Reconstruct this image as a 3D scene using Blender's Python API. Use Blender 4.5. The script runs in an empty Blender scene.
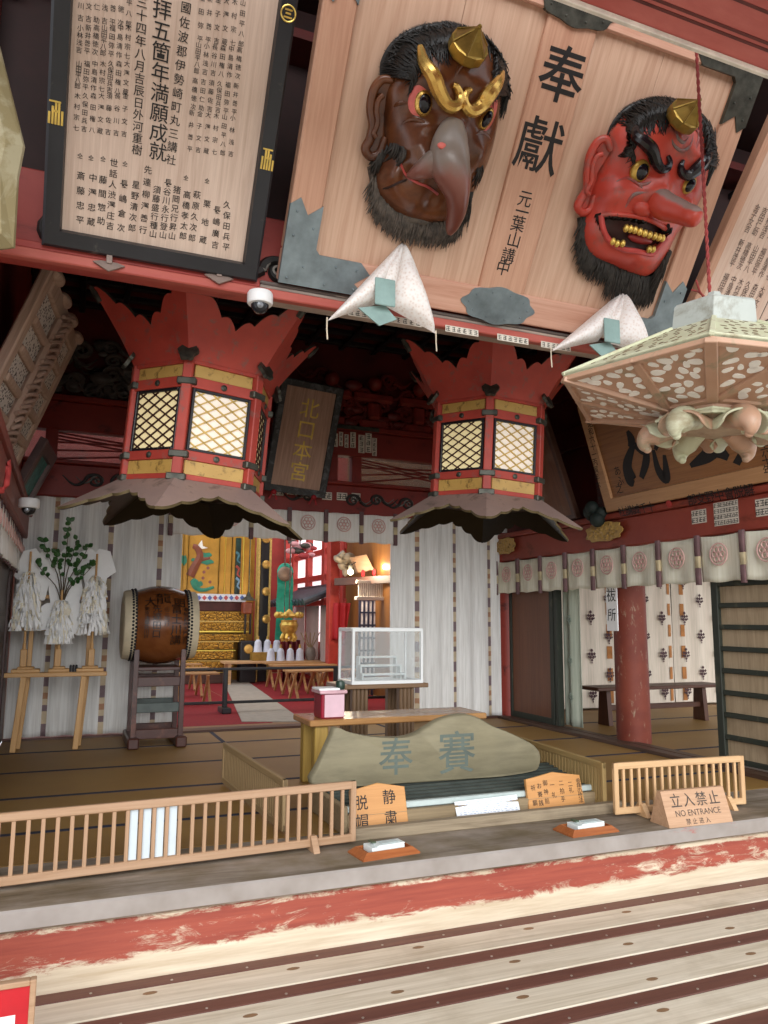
import bpy, math, random
from mathutils import Vector as V, Matrix as M, noise as mnoise
random.seed(11)
SC=bpy.context.scene; COL=SC.collection
rad=math.radians; sin=math.sin; cos=math.cos; PI=math.pi
# ------------------------------------------------------------------ camera
FPX=767.0; CAMP=V((0,0,1.2)); _p,_r,_y=rad(7.95),rad(0.39),rad(22.3)
_F0=V((sin(_y),cos(_y),0)); _R0=V((cos(_y),-sin(_y),0)); _U0=V((0,0,1))
CF=_F0*cos(_p)+_U0*sin(_p); _U1=-_F0*sin(_p)+_U0*cos(_p)
CR=_R0*cos(_r)+_U1*sin(_r); CU=_U1*cos(_r)-_R0*sin(_r)
cd=bpy.data.cameras.new('camera'); cam=bpy.data.objects.new('camera',cd); COL.objects.link(cam)
cd.sensor_fit='VERTICAL'; cd.sensor_height=36; cd.lens=36*FPX/1024; cd.clip_start=.05; cd.clip_end=300
mw=M.Identity(4)
for i in range(3): mw[i][0]=CR[i]; mw[i][1]=CU[i]; mw[i][2]=-CF[i]; mw[i][3]=CAMP[i]
cam.matrix_world=mw; SC.camera=cam
def ray(x,y): return CF+CR*((x-384)/FPX)-CU*((y-512)/FPX)
def hit(x,y,p,n):
    d=ray(x,y); n=V(n); return CAMP+d*((V(p)-CAMP).dot(n)/d.dot(n))
def at(x,y,X=None,Y=None,Z=None):
    if X is not None: return hit(x,y,(X,0,0),(1,0,0))
    if Y is not None: return hit(x,y,(0,Y,0),(0,1,0))
    return hit(x,y,(0,0,Z),(0,0,1))
# ------------------------------------------------------------------ colour + materials
def hx(s,a=1):
    s=s.lstrip('#'); o=[]
    for i in (0,2,4):
        c=int(s[i:i+2],16)/255; o.append(c/12.92 if c<=.04045 else ((c+.055)/1.055)**2.4)
    return (*o,a)
def lerp(a,b,t): return tuple(a[i]+(b[i]-a[i])*t for i in range(len(a)))
def newmat(name):
    m=bpy.data.materials.new(name); m.use_nodes=True; nt=m.node_tree
    return m,nt,nt.nodes['Principled BSDF']
def N(nt,t,**k):
    n=nt.nodes.new(t)
    for a,b in k.items():
        if a in n.inputs: n.inputs[a].default_value=b
        else: setattr(n,a,b)
    return n
def coords(nt,scale=(1,1,1),rot=(0,0,0)):
    tc=N(nt,'ShaderNodeTexCoord'); mp=N(nt,'ShaderNodeMapping'); mp.inputs['Scale'].default_value=scale; mp.inputs['Rotation'].default_value=rot
    nt.links.new(tc.outputs['Object'],mp.inputs['Vector']); return mp.outputs['Vector']
def ramp(nt,fac,stops,interp='LINEAR'):
    r=N(nt,'ShaderNodeValToRGB'); cr=r.color_ramp; cr.interpolation=interp
    while len(cr.elements)<len(stops): cr.elements.new(.5)
    for e,(p,c) in zip(cr.elements,stops): e.position=p; e.color=c
    nt.links.new(fac,r.inputs['Fac']); return r.outputs['Color']
def noise(nt,vec,scale=5,detail=5,rough=.6,dist=0):
    n=N(nt,'ShaderNodeTexNoise'); n.inputs['Scale'].default_value=scale; n.inputs['Detail'].default_value=detail; n.inputs['Roughness'].default_value=rough; n.inputs['Distortion'].default_value=dist
    nt.links.new(vec,n.inputs['Vector']); return n.outputs['Fac']
def mixc(nt,fac,a,b):
    m=N(nt,'ShaderNodeMix',data_type='RGBA')
    for s,v in ((0,fac),(6,a),(7,b)):
        if hasattr(v,'is_linked'): nt.links.new(v,m.inputs[s])
        else: m.inputs[s].default_value=v
    return m.outputs[2]
def bump(nt,b,fac,st=.2,d=.01):
    n=N(nt,'ShaderNodeBump'); n.inputs['Strength'].default_value=st; n.inputs['Distance'].default_value=d
    nt.links.new(fac,n.inputs['Height']); nt.links.new(n.outputs['Normal'],b.inputs['Normal'])
def plain(name,c,rough=.55,metal=0,var=.12,scale=9,bmp=.1,spec=None,emit=0,emc=None):
    m,nt,b=newmat(name); c=hx(c)
    v=coords(nt); f=noise(nt,v,scale,5)
    a=tuple(max(0,x*(1-2*var)) for x in c[:3])+(1,); d=tuple(min(1,x*(1+2*var)) for x in c[:3])+(1,)
    nt.links.new(ramp(nt,f,[(.3,a),(.7,d)]),b.inputs['Base Color'])
    b.inputs['Roughness'].default_value=rough; b.inputs['Metallic'].default_value=metal
    if spec is not None: b.inputs['Specular IOR Level'].default_value=spec
    if bmp: bump(nt,b,noise(nt,v,scale*4,3),bmp,.004)
    if emit: b.inputs['Emission Color'].default_value=hx(emc) if emc else c; b.inputs['Emission Strength'].default_value=emit
    return m
def wood(name,c1,c2,axis=0,k=1.0,rough=.55,c3=None,dist=1.5,bmp=.15,blot=.25):
    """grain runs along the local axis"""
    m,nt,b=newmat(name)
    sc=[9*k]*3; sc[axis]=.55*k
    v=coords(nt,tuple(sc)); f=noise(nt,v,1.6,7,.62,dist)
    sc2=[60*k]*3; sc2[axis]=1.4*k
    f2=noise(nt,coords(nt,tuple(sc2)),1.5,4,.6,.3)
    col=ramp(nt,f,[(.28,hx(c1)),(.5,lerp(hx(c1),hx(c2),.6)),(.74,hx(c2))])
    col=mixc(nt,.28,col,ramp(nt,f2,[(.35,hx(c1)),(.65,hx(c2))]))
    if c3:
        f3=noise(nt,coords(nt),2.2,5,.65)
        r3=ramp(nt,f3,[(.52,(0,0,0,1)),(.72,(1,1,1,1))]); bw=N(nt,'ShaderNodeMath',operation='MULTIPLY'); nt.links.new(r3,bw.inputs[0]); bw.inputs[1].default_value=blot*2
        col=mixc(nt,bw.outputs[0],col,hx(c3))
    nt.links.new(col,b.inputs['Base Color']); b.inputs['Roughness'].default_value=rough
    bump(nt,b,f2,bmp,.004); return m
def worn(name,c,c2,thr=.6,scale=6,rough=.55,c3=None,stretch=(1,1,1),soft=.05,metal=0):
    """paint c worn through to c2 in patches"""
    m,nt,b=newmat(name); v=coords(nt,stretch)
    f=noise(nt,v,scale,8,.68,.4); g=noise(nt,coords(nt),3,4)
    base=mixc(nt,ramp(nt,g,[(.35,(0,0,0,1)),(.65,(1,1,1,1))]),hx(c),hx(c3 or c))
    col=mixc(nt,ramp(nt,f,[(thr-soft,(0,0,0,1)),(thr+soft,(1,1,1,1))]),base,hx(c2))
    nt.links.new(col,b.inputs['Base Color']); b.inputs['Roughness'].default_value=rough; b.inputs['Metallic'].default_value=metal
    bump(nt,b,f,.15,.004); return m
# ------------------------------------------------------------------ mesh builder
class MB:
    def __init__(s): s.v=[]; s.f=[]; s.m=[]
    def add(s,vs,fs,m=0,T=None):
        o=len(s.v)
        for p in vs:
            p=V(p); s.v.append(T@p if T else p)
        for k,q in enumerate(fs): s.f.append([i+o for i in q]); s.m.append(m[k] if isinstance(m,list) else m)
        return s
    def box(s,lo,hi,m=0,b=.004,T=None):
        lo=V([min(lo[i],hi[i]) for i in range(3)]) if True else lo; hi2=[max(a,c) for a,c in zip(lo,hi)]
        hi=V(hi2); d=hi-lo; b=min(b,d[0]*.45,d[1]*.45,d[2]*.45)
        vs=[];ix={}
        for cx in (0,1):
            for cy in (0,1):
                for cz in (0,1):
                    p=[hi[i] if c else lo[i] for i,c in enumerate((cx,cy,cz))]; sg=[-1 if c else 1 for c in (cx,cy,cz)]
                    for ax in range(3):
                        q=list(p)
                        for i in range(3):
                            if i!=ax: q[i]+=sg[i]*b
                        ix[(cx,cy,cz,ax)]=len(vs); vs.append(q)
        fs=[]
        def F(*k): fs.append([ix[x] for x in k])
        F((0,0,0,0),(0,0,1,0),(0,1,1,0),(0,1,0,0)); F((1,0,0,0),(1,1,0,0),(1,1,1,0),(1,0,1,0))
        F((0,0,0,1),(1,0,0,1),(1,0,1,1),(0,0,1,1)); F((0,1,0,1),(0,1,1,1),(1,1,1,1),(1,1,0,1))
        F((0,0,0,2),(0,1,0,2),(1,1,0,2),(1,0,0,2)); F((0,0,1,2),(1,0,1,2),(1,1,1,2),(0,1,1,2))
        if b>0:
            for a,c in ((0,1),(0,2),(1,2)):
                o=3-a-c
                for ea in (0,1):
                    for ec in (0,1):
                        k0=[0,0,0];k0[a]=ea;k0[c]=ec;k1=list(k0);k1[o]=1
                        F((*k0,a),(*k1,a),(*k1,c),(*k0,c))
            for cx in (0,1):
                for cy in (0,1):
                    for cz in (0,1): F(*[(cx,cy,cz,ax) for ax in range(3)])
        return s.add(vs,fs,m,T)
    def bar(s,p,q,w,h,m=0,up=(0,0,1),b=.003):
        p=V(p);q=V(q);z=(q-p);L=z.length;z/=L;up=V(up)
        x=up.cross(z)
        if x.length<1e-4: x=V((1,0,0)).cross(z)
        x.normalize();y=z.cross(x)
        T=M(((x[0],y[0],z[0],p[0]),(x[1],y[1],z[1],p[1]),(x[2],y[2],z[2],p[2]),(0,0,0,1)))
        return s.box((-w/2,-h/2,0),(w/2,h/2,L),m,b,T)
    def prism(s,poly,z0,z1,m=0,T=None,bev=0,mside=None):
        n=len(poly); c=V((sum(p[0] for p in poly)/n,sum(p[1] for p in poly)/n))
        if bev:
            inn=[]
            for p in poly:
                d=V(p[:2])-c; L=d.length; inn.append(c+d*max(0,(L-bev)/L) if L else c)
            vs=[(p[0],p[1],z0) for p in poly]+[(p[0],p[1],z1-bev) for p in poly]+[(p[0],p[1],z1) for p in inn]
            fs=[list(range(n))[::-1],list(range(2*n,3*n))]+[[i,(i+1)%n,n+(i+1)%n,n+i] for i in range(n)]+[[n+i,n+(i+1)%n,2*n+(i+1)%n,2*n+i] for i in range(n)]
            ms=[m,m]+[m if mside is None else mside]*(2*n)
        else:
            vs=[(p[0],p[1],z0) for p in poly]+[(p[0],p[1],z1) for p in poly]
            fs=[list(range(n))[::-1],list(range(n,2*n))]+[[i,(i+1)%n,n+(i+1)%n,n+i] for i in range(n)]
            ms=[m,m]+[m if mside is None else mside]*n
        return s.add(vs,fs,ms,T)
    def tube(s,pts,r,n=8,m=0,cap=True,flat=None,upv=None):
        pts=[V(p) for p in pts]; K=len(pts); rr=r if isinstance(r,(list,tuple)) else [r]*K
        vs=[];prev=V(upv) if upv else None
        for i,p in enumerate(pts):
            t=(pts[min(i+1,K-1)]-pts[max(i-1,0)])
            if t.length<1e-9: t=V((0,0,1))
            t.normalize()
            if prev is None: prev=V((0,0,1)) if abs(t.z)<.9 else V((1,0,0))
            x=prev-t*prev.dot(t)
            if x.length<1e-6: x=t.orthogonal()
            x.normalize(); y=t.cross(x); prev=x
            fx=flat if flat else 1
            for k in range(n):
                a=2*PI*k/n; vs.append(p+x*(cos(a)*rr[i]*fx)+y*(sin(a)*rr[i]))
        fs=[[i*n+k,i*n+(k+1)%n,(i+1)*n+(k+1)%n,(i+1)*n+k] for i in range(K-1) for k in range(n)]
        if cap: fs+=[list(range(n))[::-1],[(K-1)*n+k for k in range(n)]]
        return s.add(vs,fs,m)
    def lathe(s,prof,n=24,m=0,T=None,cap=True,phase=0):
        vs=[(r*cos(2*PI*k/n+phase),r*sin(2*PI*k/n+phase),z) for r,z in prof for k in range(n)]; K=len(prof)
        ml=m
        fs=[[i*n+k,i*n+(k+1)%n,(i+1)*n+(k+1)%n,(i+1)*n+k] for i in range(K-1) for k in range(n)]
        if isinstance(m,list): ml=[m[i] for i in range(K-1) for k in range(n)]
        if cap:
            fs+=[list(range(n))[::-1],[(K-1)*n+k for k in range(n)]]
            if isinstance(ml,list): ml+= [m[0],m[-1]]
        return s.add(vs,fs,ml,T)
    def grid(s,fn,nu,nv,m=0,T=None,wrap=False,mfn=None):
        vs=[fn(i/nu,j/nv) for j in range(nv+1) for i in range(nu+(0 if wrap else 1))]; w=nu if wrap else nu+1
        fs=[];ms=[]
        for j in range(nv):
            for i in range(nu):
                i2=(i+1)%w if wrap else i+1
                fs.append([j*w+i,j*w+i2,(j+1)*w+i2,(j+1)*w+i]); ms.append(mfn(i,j) if mfn else m)
        return s.add(vs,fs,ms,T)
    def ball(s,c,r,m=0,nu=14,nv=9,sc=(1,1,1),T=None):
        c=V(c)
        return s.grid(lambda u,v:c+V((sc[0]*r*cos(2*PI*u)*sin(PI*v),sc[1]*r*sin(2*PI*u)*sin(PI*v),sc[2]*r*cos(PI*v))),nu,nv,m,T,True)
    def build(s,name,mats,parent=None,smooth=False,origin=None,angle=35,solid=0):
        me=bpy.data.meshes.new(name)
        o=V(origin) if origin is not None else V((0,0,0))
        me.from_pydata([v-o for v in s.v],[],s.f)
        if not isinstance(mats,(list,tuple)): mats=[mats]
        for x in mats: me.materials.append(x)
        me.polygons.foreach_set('material_index',s.m)
        if smooth:
            me.polygons.foreach_set('use_smooth',[True]*len(me.polygons)); me.update()
            me.set_sharp_from_angle(angle=rad(angle))
        me.update()
        ob=bpy.data.objects.new(name,me); COL.objects.link(ob); ob.location=o
        if solid:
            md=ob.modifiers.new('thickness','SOLIDIFY'); md.thickness=solid; md.offset=0
        if parent is not None: ob.parent=parent
        return ob
def tag(o,label=None,cat=None,group=None,kind=None):
    if label: o['label']=label
    if cat: o['category']=cat
    if group: o['group']=group
    if kind: o['kind']=kind
    return o
def thing(name,label,cat,loc=(0,0,0),mat=None,group=None,rz=0):
    o=bpy.data.objects.new(name,None); COL.objects.link(o); o.empty_display_size=.05
    if mat is not None: o.matrix_world=mat
    else: o.location=V(loc); o.rotation_euler=(0,0,rz)
    return tag(o,label,cat,group)
def st(o): o['kind']='structure'; return o
def dup(root,loc=None,rz=None,label=None,mat=None):
    r=root.copy(); COL.objects.link(r)
    if mat is not None: r.matrix_world=mat
    if loc is not None: r.location=loc
    if rz is not None: r.rotation_euler=(0,0,rz)
    if label: r['label']=label
    for ch in [o for o in COL.objects if o.parent==root]:
        c=ch.copy(); COL.objects.link(c); c.parent=r
        for g in [o for o in COL.objects if o.parent==ch]:
            d=g.copy(); COL.objects.link(d); d.parent=c
    return r
def frame_mat(p,u,v):
    """matrix with local x along u, local y along v, z out"""
    u=V(u).normalized(); v=V(v); v=(v-u*v.dot(u)).normalized(); w=u.cross(v)
    return M(((u[0],v[0],w[0],p[0]),(u[1],v[1],w[1],p[1]),(u[2],v[2],w[2],p[2]),(0,0,0,1)))
def loc_of(Mx,px,py,w=0.):
    """pixel ray meets the plane z=w of a thing's own frame -> local x,y,z"""
    n=Mx.to_3x3()@V((0,0,1)); p=Mx@V((0,0,w)); return Mx.inverted()@hit(px,py,p,n)
# ------------------------------------------------------------------ lettering
_gl={}
from mathutils.geometry import tessellate_polygon
def _raw(ch,off):
    """outline of a character: every outer contour is filled on its own so that overlapping strokes unite"""
    cu=bpy.data.curves.new('t','FONT'); cu.body=ch; cu.resolution_u=2; cu.size=1
    o=bpy.data.objects.new('t',cu); COL.objects.link(o); bpy.context.view_layer.update()
    c2=o.to_curve(bpy.context.evaluated_depsgraph_get()); polys=[]
    for sp in c2.splines:
        P=[]
        if sp.type=='BEZIER':
            bp=sp.bezier_points; n=len(bp)
            for i in range(n):
                p0,p1,p2,p3=bp[i].co,bp[i].handle_right,bp[(i+1)%n].handle_left,bp[(i+1)%n].co
                st=1 if ((p1-p0).cross(p3-p0).length<1e-4 and (p2-p0).cross(p3-p0).length<1e-4) else 3
                for k in range(st):
                    f=k/st; q=p0*(1-f)**3+p1*(3*f*(1-f)**2)+p2*(3*f*f*(1-f))+p3*f**3; P.append((q.x,q.y))
        else: P=[(p.co.x,p.co.y) for p in sp.points]
        Q=[]
        for p in P:
            if not Q or abs(p[0]-Q[-1][0])+abs(p[1]-Q[-1][1])>1e-5: Q.append(p)
        if len(Q)>2: polys.append(Q)
    o.to_curve_clear(); bpy.data.objects.remove(o); bpy.data.curves.remove(cu)
    area=lambda P:sum(P[i-1][0]*P[i][1]-P[i][0]*P[i-1][1] for i in range(len(P)))/2
    def off_(P,d):
        if not d: return P
        n=len(P); R=[]
        for i in range(n):
            a,b,c=V(P[i-1]),V(P[i]),V(P[(i+1)%n]); e1=(b-a).normalized(); e2=(c-b).normalized(); m=V((e1.y+e2.y,-e1.x-e2.x)); L=m.length
            R.append(tuple(b+m*(d/max(.7,L*L/2)*1.0)) if L>.3 else P[i])
        return R
    if not polys: return [],[]
    big=max(polys,key=lambda P:abs(area(P))); sg=1 if area(big)>0 else -1
    outs=[P for P in polys if area(P)*sg>0]; holes=[P for P in polys if area(P)*sg<0]
    vs=[];fs=[]
    def ins(p,P):
        c=False;j=len(P)-1
        for i in range(len(P)):
            if (P[i][1]>p[1])!=(P[j][1]>p[1]) and p[0]<(P[j][0]-P[i][0])*(p[1]-P[i][1])/(P[j][1]-P[i][1])+P[i][0]: c=not c
            j=i
        return c
    for P in outs:
        hs=[h for h in holes if ins(h[0],P)]; group=[off_(P,off*sg)]+[off_(h,off*sg) for h in hs]
        tri=tessellate_polygon([[V((*p,0)) for p in G] for G in group]); flat=[p for G in group for p in G]; k=len(vs); vs+=flat
        for t in tri:
            q=[flat[i] for i in t]; a_=(q[1][0]-q[0][0])*(q[2][1]-q[0][1])-(q[2][0]-q[0][0])*(q[1][1]-q[0][1])
            fs.append([i+k for i in (t if a_>0 else t[::-1])])
    return vs,fs
_ref=_raw('國',0)[0]; _rx=(min(v[0] for v in _ref)+max(v[0] for v in _ref))/2; _ry=(min(v[1] for v in _ref)+max(v[1] for v in _ref))/2
_rs=max(v[1] for v in _ref)-min(v[1] for v in _ref)
def glyph(ch,off=.012):
    if (ch,off) not in _gl:
        vs,fs=_raw(ch,off)
        x0=_rx if ord(ch)>0x2e00 else (min([v[0] for v in vs] or [0])+max([v[0] for v in vs] or [0]))/2
        _gl[(ch,off)]=([((x-x0)/_rs,(y-_ry)/_rs) for x,y in vs],fs)
    return _gl[(ch,off)]
def put(mb,ch,x,y,size,m=0,T=None,z=.002,off=.012,rot=0,sx=1,jit=0):
    vs,fs=glyph(ch,off); c,s=cos(rot),sin(rot)
    mb.add([(x+size*(sx*a*c-b*s),y+size*(sx*a*s+b*c),z) for a,b in vs],fs,m,T)
def vtext(mb,t,x,y,size,pitch=1.12,slant=0,**k):
    """column of characters, top to bottom, first centred at (x,y)"""
    for i,ch in enumerate(t):
        if ch!=' ': put(mb,ch,x+slant*i*size*pitch,y-i*size*pitch,size,**k)
def htext(mb,t,x,y,size,pitch=1.1,slope=0,**k):
    for i,ch in enumerate(t):
        if ch!=' ': put(mb,ch,x+i*size*pitch,y+slope*i*size*pitch,size,**k)
def latin(mb,t,x,y,size,T=None,z=.002,m=0,off=.02):
    vs,fs=_raw(t,off); w0=min(v[0] for v in vs); w1=max(v[0] for v in vs); h=.7
    s=size/h; mb.add([(x+(a-(w0+w1)/2)*s,y+(b-h/2)*s,z) for a,b in vs],fs,m,T)
# ------------------------------------------------------------------ shared materials
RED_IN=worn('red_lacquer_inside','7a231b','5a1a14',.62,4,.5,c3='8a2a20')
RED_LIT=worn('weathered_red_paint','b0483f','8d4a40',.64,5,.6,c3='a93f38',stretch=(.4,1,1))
RED_LAN=worn('lantern_red','b54436','8c5148',.6,11,.55,c3='9e382e',soft=.04)
BLACK=plain('black_lacquer','17151a',.4,var=.2)
BRONZE=plain('dark_bronze','4a4a42',.45,.5,var=.25,scale=14)
GREYMET=plain('grey_metal_fitting','7e8a8e',.45,.55,var=.14,scale=8)
GOLD=plain('gold_leaf','dcbb62',.3,.75,var=.12,scale=14)
GOLDP=plain('gold_paint','c9a85c',.5,.15,var=.16,scale=20)
INK=plain('ink','171312',.6,var=.1,bmp=0)
WHITE=plain('white_paper','f8f8f7',.7,var=.02,bmp=.05)
WOOD_PALE=wood('pale_cypress','b98a5c','dcb98c',0,1,.5)
WOOD_FENCE=wood('fence_wood','94714f','b9977a',0,1.2,.6)
WOOD_FENCEV=wood('fence_bar_wood','94714f','b9977a',2,1.2,.6)
WOOD_GREY=wood('weathered_grey_wood','6f604c','aa9a80',0,1,.75,c3='5c4d3a',bmp=.35)
WOOD_DK=wood('dark_brown_wood','3a241b','5d3b2c',0,1,.45)
WOOD_DKV=wood('dark_brown_wood_upright','3a241b','5d3b2c',2,1,.4)
# ================================================================== SETTING
XL,XR,YB=-.5,5.15,8.55          # side walls, back wall plane
def uvgrid_plane(mb,x0,x1,y0,y1,z,m=0): mb.add([(x0,y0,z),(x1,y0,z),(x1,y1,z),(x0,y1,z)],[[0,1,2,3]],m)
# ground outside
g=MB(); g.add([(-30,-40,-1.0),(30,-40,-1.0),(30,1,-1.0),(-30,1,-1.0)],[[0,1,2,3]])
st(g.build('ground',plain('pale_gravel','b9b2a4',.9,scale=3)))
# veranda: cream boards and narrow brown boards
CREAM=wood('veranda_cream_board','b9aa8f','e9dfcb',0,.9,.7,c3='9a8a70',bmp=.3,blot=.2)
BROWN=wood('veranda_brown_board','56322a','774c3e',0,1,.55)
vm=MB()
y=3.735; k=0
while y>.4:
    yb=y-.10
    vm.box((-3,yb+.003,-.40),(8,y,-.362),1,.004)
    vm.box((-3,yb-.2,-.40),(8,yb-.003,-.36),0,.006)
    for i in range(22):
        x=-.8+i*.33+(.1 if k%2 else 0); vm.lathe([(.006,0),(.006,.002),(.0,.003)],7,2,M.Translation((x,yb+.03,-.362)))
    # knots
    for i in range(6):
        x=-.2+i*.62+((k*37)%10)*.05; vm.lathe([(.022,0),(.012,.0007)],12,3,M.Translation((x,yb-.06-((i*k)%3)*.035,-.3605))@M.Scale(2.1,4,(1,0,0)))
    y-=.302; k+=1
st(vm.build('floor_veranda',[CREAM,BROWN,plain('nail_head','b8b0a6',.4,.7),plain('knot_wood','8a6a4a',.7)]))
vb=MB(); vb.box((-3,.3,-1),(8,.36,-.4),0); vb.box((-3,3.7,-1),(8,3.8,-.42),0); st(vb.build('trim_1',WOOD_GREY))
# threshold: grey sill over red and cream painted beam
def sill_paint():
    m,nt,b=newmat('sill_red_over_cream')
    tc=N(nt,'ShaderNodeTexCoord'); sx=N(nt,'ShaderNodeSeparateXYZ'); nt.links.new(tc.outputs['Object'],sx.inputs[0])
    f=noise(nt,coords(nt,(.3,1,1)),16,10,.8,.8); f2=noise(nt,coords(nt,(.12,1,1)),5,3,.5)
    # worn edges along the beam: the foot of the beam has lost its paint
    z=N(nt,'ShaderNodeMapRange'); z.inputs[1].default_value=-.30; z.inputs[2].default_value=-.12; nt.links.new(sx.outputs['Z'],z.inputs[0])
    band=ramp(nt,z.outputs[0],[(0,(0,0,0,1)),(.08,(.2,.2,.2,1)),(.32,(.56,.56,.56,1)),(.94,(.66,.66,.66,1)),(1,(.42,.42,.42,1))])
    a=N(nt,'ShaderNodeMath',operation='ADD'); nt.links.new(band,a.inputs[0])
    f3=N(nt,'ShaderNodeMath',operation='MULTIPLY_ADD'); nt.links.new(f,f3.inputs[0]); f3.inputs[1].default_value=1.5; f3.inputs[2].default_value=-.72; nt.links.new(f3.outputs[0],a.inputs[1])
    a2=N(nt,'ShaderNodeMath',operation='MULTIPLY_ADD'); nt.links.new(f2,a2.inputs[0]); a2.inputs[1].default_value=.5; a2.inputs[2].default_value=-.25
    a3=N(nt,'ShaderNodeMath',operation='ADD'); nt.links.new(a.outputs[0],a3.inputs[0]); nt.links.new(a2.outputs[0],a3.inputs[1])
    mask=ramp(nt,a3.outputs[0],[(.40,(0,0,0,1)),(.58,(1,1,1,1))])
    g=noise(nt,coords(nt,(.5,6,9)),3,6,.65)
    cream=ramp(nt,g,[(.3,hx('bda98c')),(.7,hx('e2d5bd'))]); red=ramp(nt,g,[(.3,hx('8a3c30')),(.7,hx('a9533f'))])
    nt.links.new(mixc(nt,mask,cream,red),b.inputs['Base Color']); b.inputs['Roughness'].default_value=.65; bump(nt,b,a3.outputs[0],.2,.006); return m
tb=MB(); tb.box((-3,3.725,-.41),(8,3.90,-.095),0,.012); st(tb.build('threshold_beam_red',sill_paint())).name='trim_2'
tb=MB(); tb.box((-3,3.68,-.088),(8,4.32,0),0,.01)
SILL=worn('grey_sill_wood','7d6f58','54462f',.55,3,.8,c3='a09488',stretch=(.25,1.5,6),soft=.12)
SILLF=worn('grey_sill_face','a29a94','b0564c',.66,5,.75,c3='8e857d',stretch=(.3,1,1),soft=.03)
o=tb.build('trim_3',[SILL,SILLF]); st(o)
for p in o.data.polygons:
    if p.normal.y<-.7: p.material_index=1
# tatami
TAT=None
def tatami_mat():
    m,nt,b=newmat('tatami_reed'); v=coords(nt,(1,90,1)); f=noise(nt,v,6,4); g=noise(nt,coords(nt),1.2,4)
    c=mixc(nt,ramp(nt,g,[(.35,(0,0,0,1)),(.65,(1,1,1,1))]),hx('957038'),hx('ab8645'))
    nt.links.new(mixc(nt,f,c,hx('7a5a2c')),b.inputs['Base Color']); b.inputs['Roughness'].default_value=.55; bump(nt,b,f,.15,.003); return m
TAT=tatami_mat(); NAVY=plain('navy_cloth_border','1d2238',.8,var=.2)
tm=MB(); tm.box((XL,4.33,-.03),(XR,YB,-.002),0,0)
for yy in (4.92,5.85,6.79,7.73): tm.box((XL,yy-.022,-.01),(XR-.1,yy+.022,.0005),1,0)
for xx in (1.5,3.4): tm.box((xx-.02,7.73,-.01),(xx+.02,YB-.05,.0003),1,0)
tm.box((XR-.02,4.33,-.03),(11,YB+.3,-.002),0,0)
for yy in (5.85,6.79,7.73): tm.box((XR+.1,yy-.022,-.01),(11,yy+.022,.0005),1,0)
st(tm.build('floor_tatami',[TAT,NAVY]))
sm=MB(); sm.box((XL,YB-.08,-.01),(XR,YB+.12,.02),0,.005); st(sm.build('trim_4',WOOD_DK))
sm=MB(); sm.box((XR-.14,4.3,-.005),(XR-.02,YB,.03),0,.004); sm.box((XR,4.3,-.005),(XR+.1,YB,.03),0,.004); st(sm.build('trim_5',wood('dark_rail','3c2a20','5a4030',1,1,.5)))
# left wall
lw=MB(); lw.box((XL-.2,4.0,0),(XL,YB+1.5,2.0),0,.01); lw.box((XL-.16,4.0,2.0),(XL,YB+.3,4.6),1,.01)
for yy in (5.2,6.5,7.8): lw.box((XL-.02,yy-.05,0),(XL+.02,yy+.05,2.0),0,.006)
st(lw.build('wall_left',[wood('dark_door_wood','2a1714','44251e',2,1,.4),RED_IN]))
lb=MB(); lb.box((XL-.02,4.0,1.98),(XL+.10,YB-.05,2.2),0,.012); lb.box((XL+.0,4.0,2.2),(XL+.13,YB-.05,2.26),0,.01)
st(lb.build('trim_6',worn('left_beam_paint','8c4840','6c342e',.62,5,.5,stretch=(1,.4,1))))
# front columns off to the sides of the hall hold the roof beams
for i,(x,y) in enumerate(((-.72,4.0),(-.72,8.7))):
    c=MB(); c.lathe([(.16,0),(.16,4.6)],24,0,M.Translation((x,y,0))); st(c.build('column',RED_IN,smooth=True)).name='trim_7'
# back wall above the curtains
BY=8.42
bw=MB(); bw.box((XL,BY+.1,3.45),(XR+.1,BY+.3,4.6),0,.01)
st(bw.build('wall_back',plain('deep_red_board','5c1813',.5,var=.2,scale=2)))
bm=MB()
bm.box((XL,BY,2.42),(XR,BY+.16,2.76),0,.012)        # lower beam with painted scrolls
bm.box((XL,BY-.05,2.76),(XR,BY+.2,2.80),0,.008)
bm.box((XL,BY,3.12),(XR,BY+.16,3.42),0,.012)         # upper beam
bm.box((XL,BY-.06,3.42),(XR,BY+.2,3.48),0,.008)
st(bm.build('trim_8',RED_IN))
# transom window with crossed red bars
tw=MB()
for x in (-.3,1.35,1.62,2.75,3.05,4.3,4.55): tw.box((x,BY+.02,2.80),(x+.12,BY+.14,3.12),0,.006)
for a,b_ in ((-.18,1.35),(1.74,2.75),(3.17,4.3)):
    for q in range(3):
        f0=q/3; tw.bar((a,BY+.05,2.82+.26*f0),(b_,BY+.05,2.98+.10*f0),.02,.018,0); tw.bar((a,BY+.08,3.10-.1*f0),(b_,BY+.08,2.84+.12*(1-f0)),.02,.018,0)
o=st(tw.build('window_1',RED_IN))
def glassmat(name,c='cfd6d4',rough=.05,alpha=.35):
    m,nt,b=newmat(name); b.inputs['Base Color'].default_value=hx(c); b.inputs['Roughness'].default_value=rough
    b.inputs['Alpha'].default_value=alpha; return m
gp=MB()
gp.box((XL,BY+.10,2.80),(XR,BY+.11,3.12),0,0)
gp.build('pane',glassmat('transom_glass','8f8a86',.12,.55),o)
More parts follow.
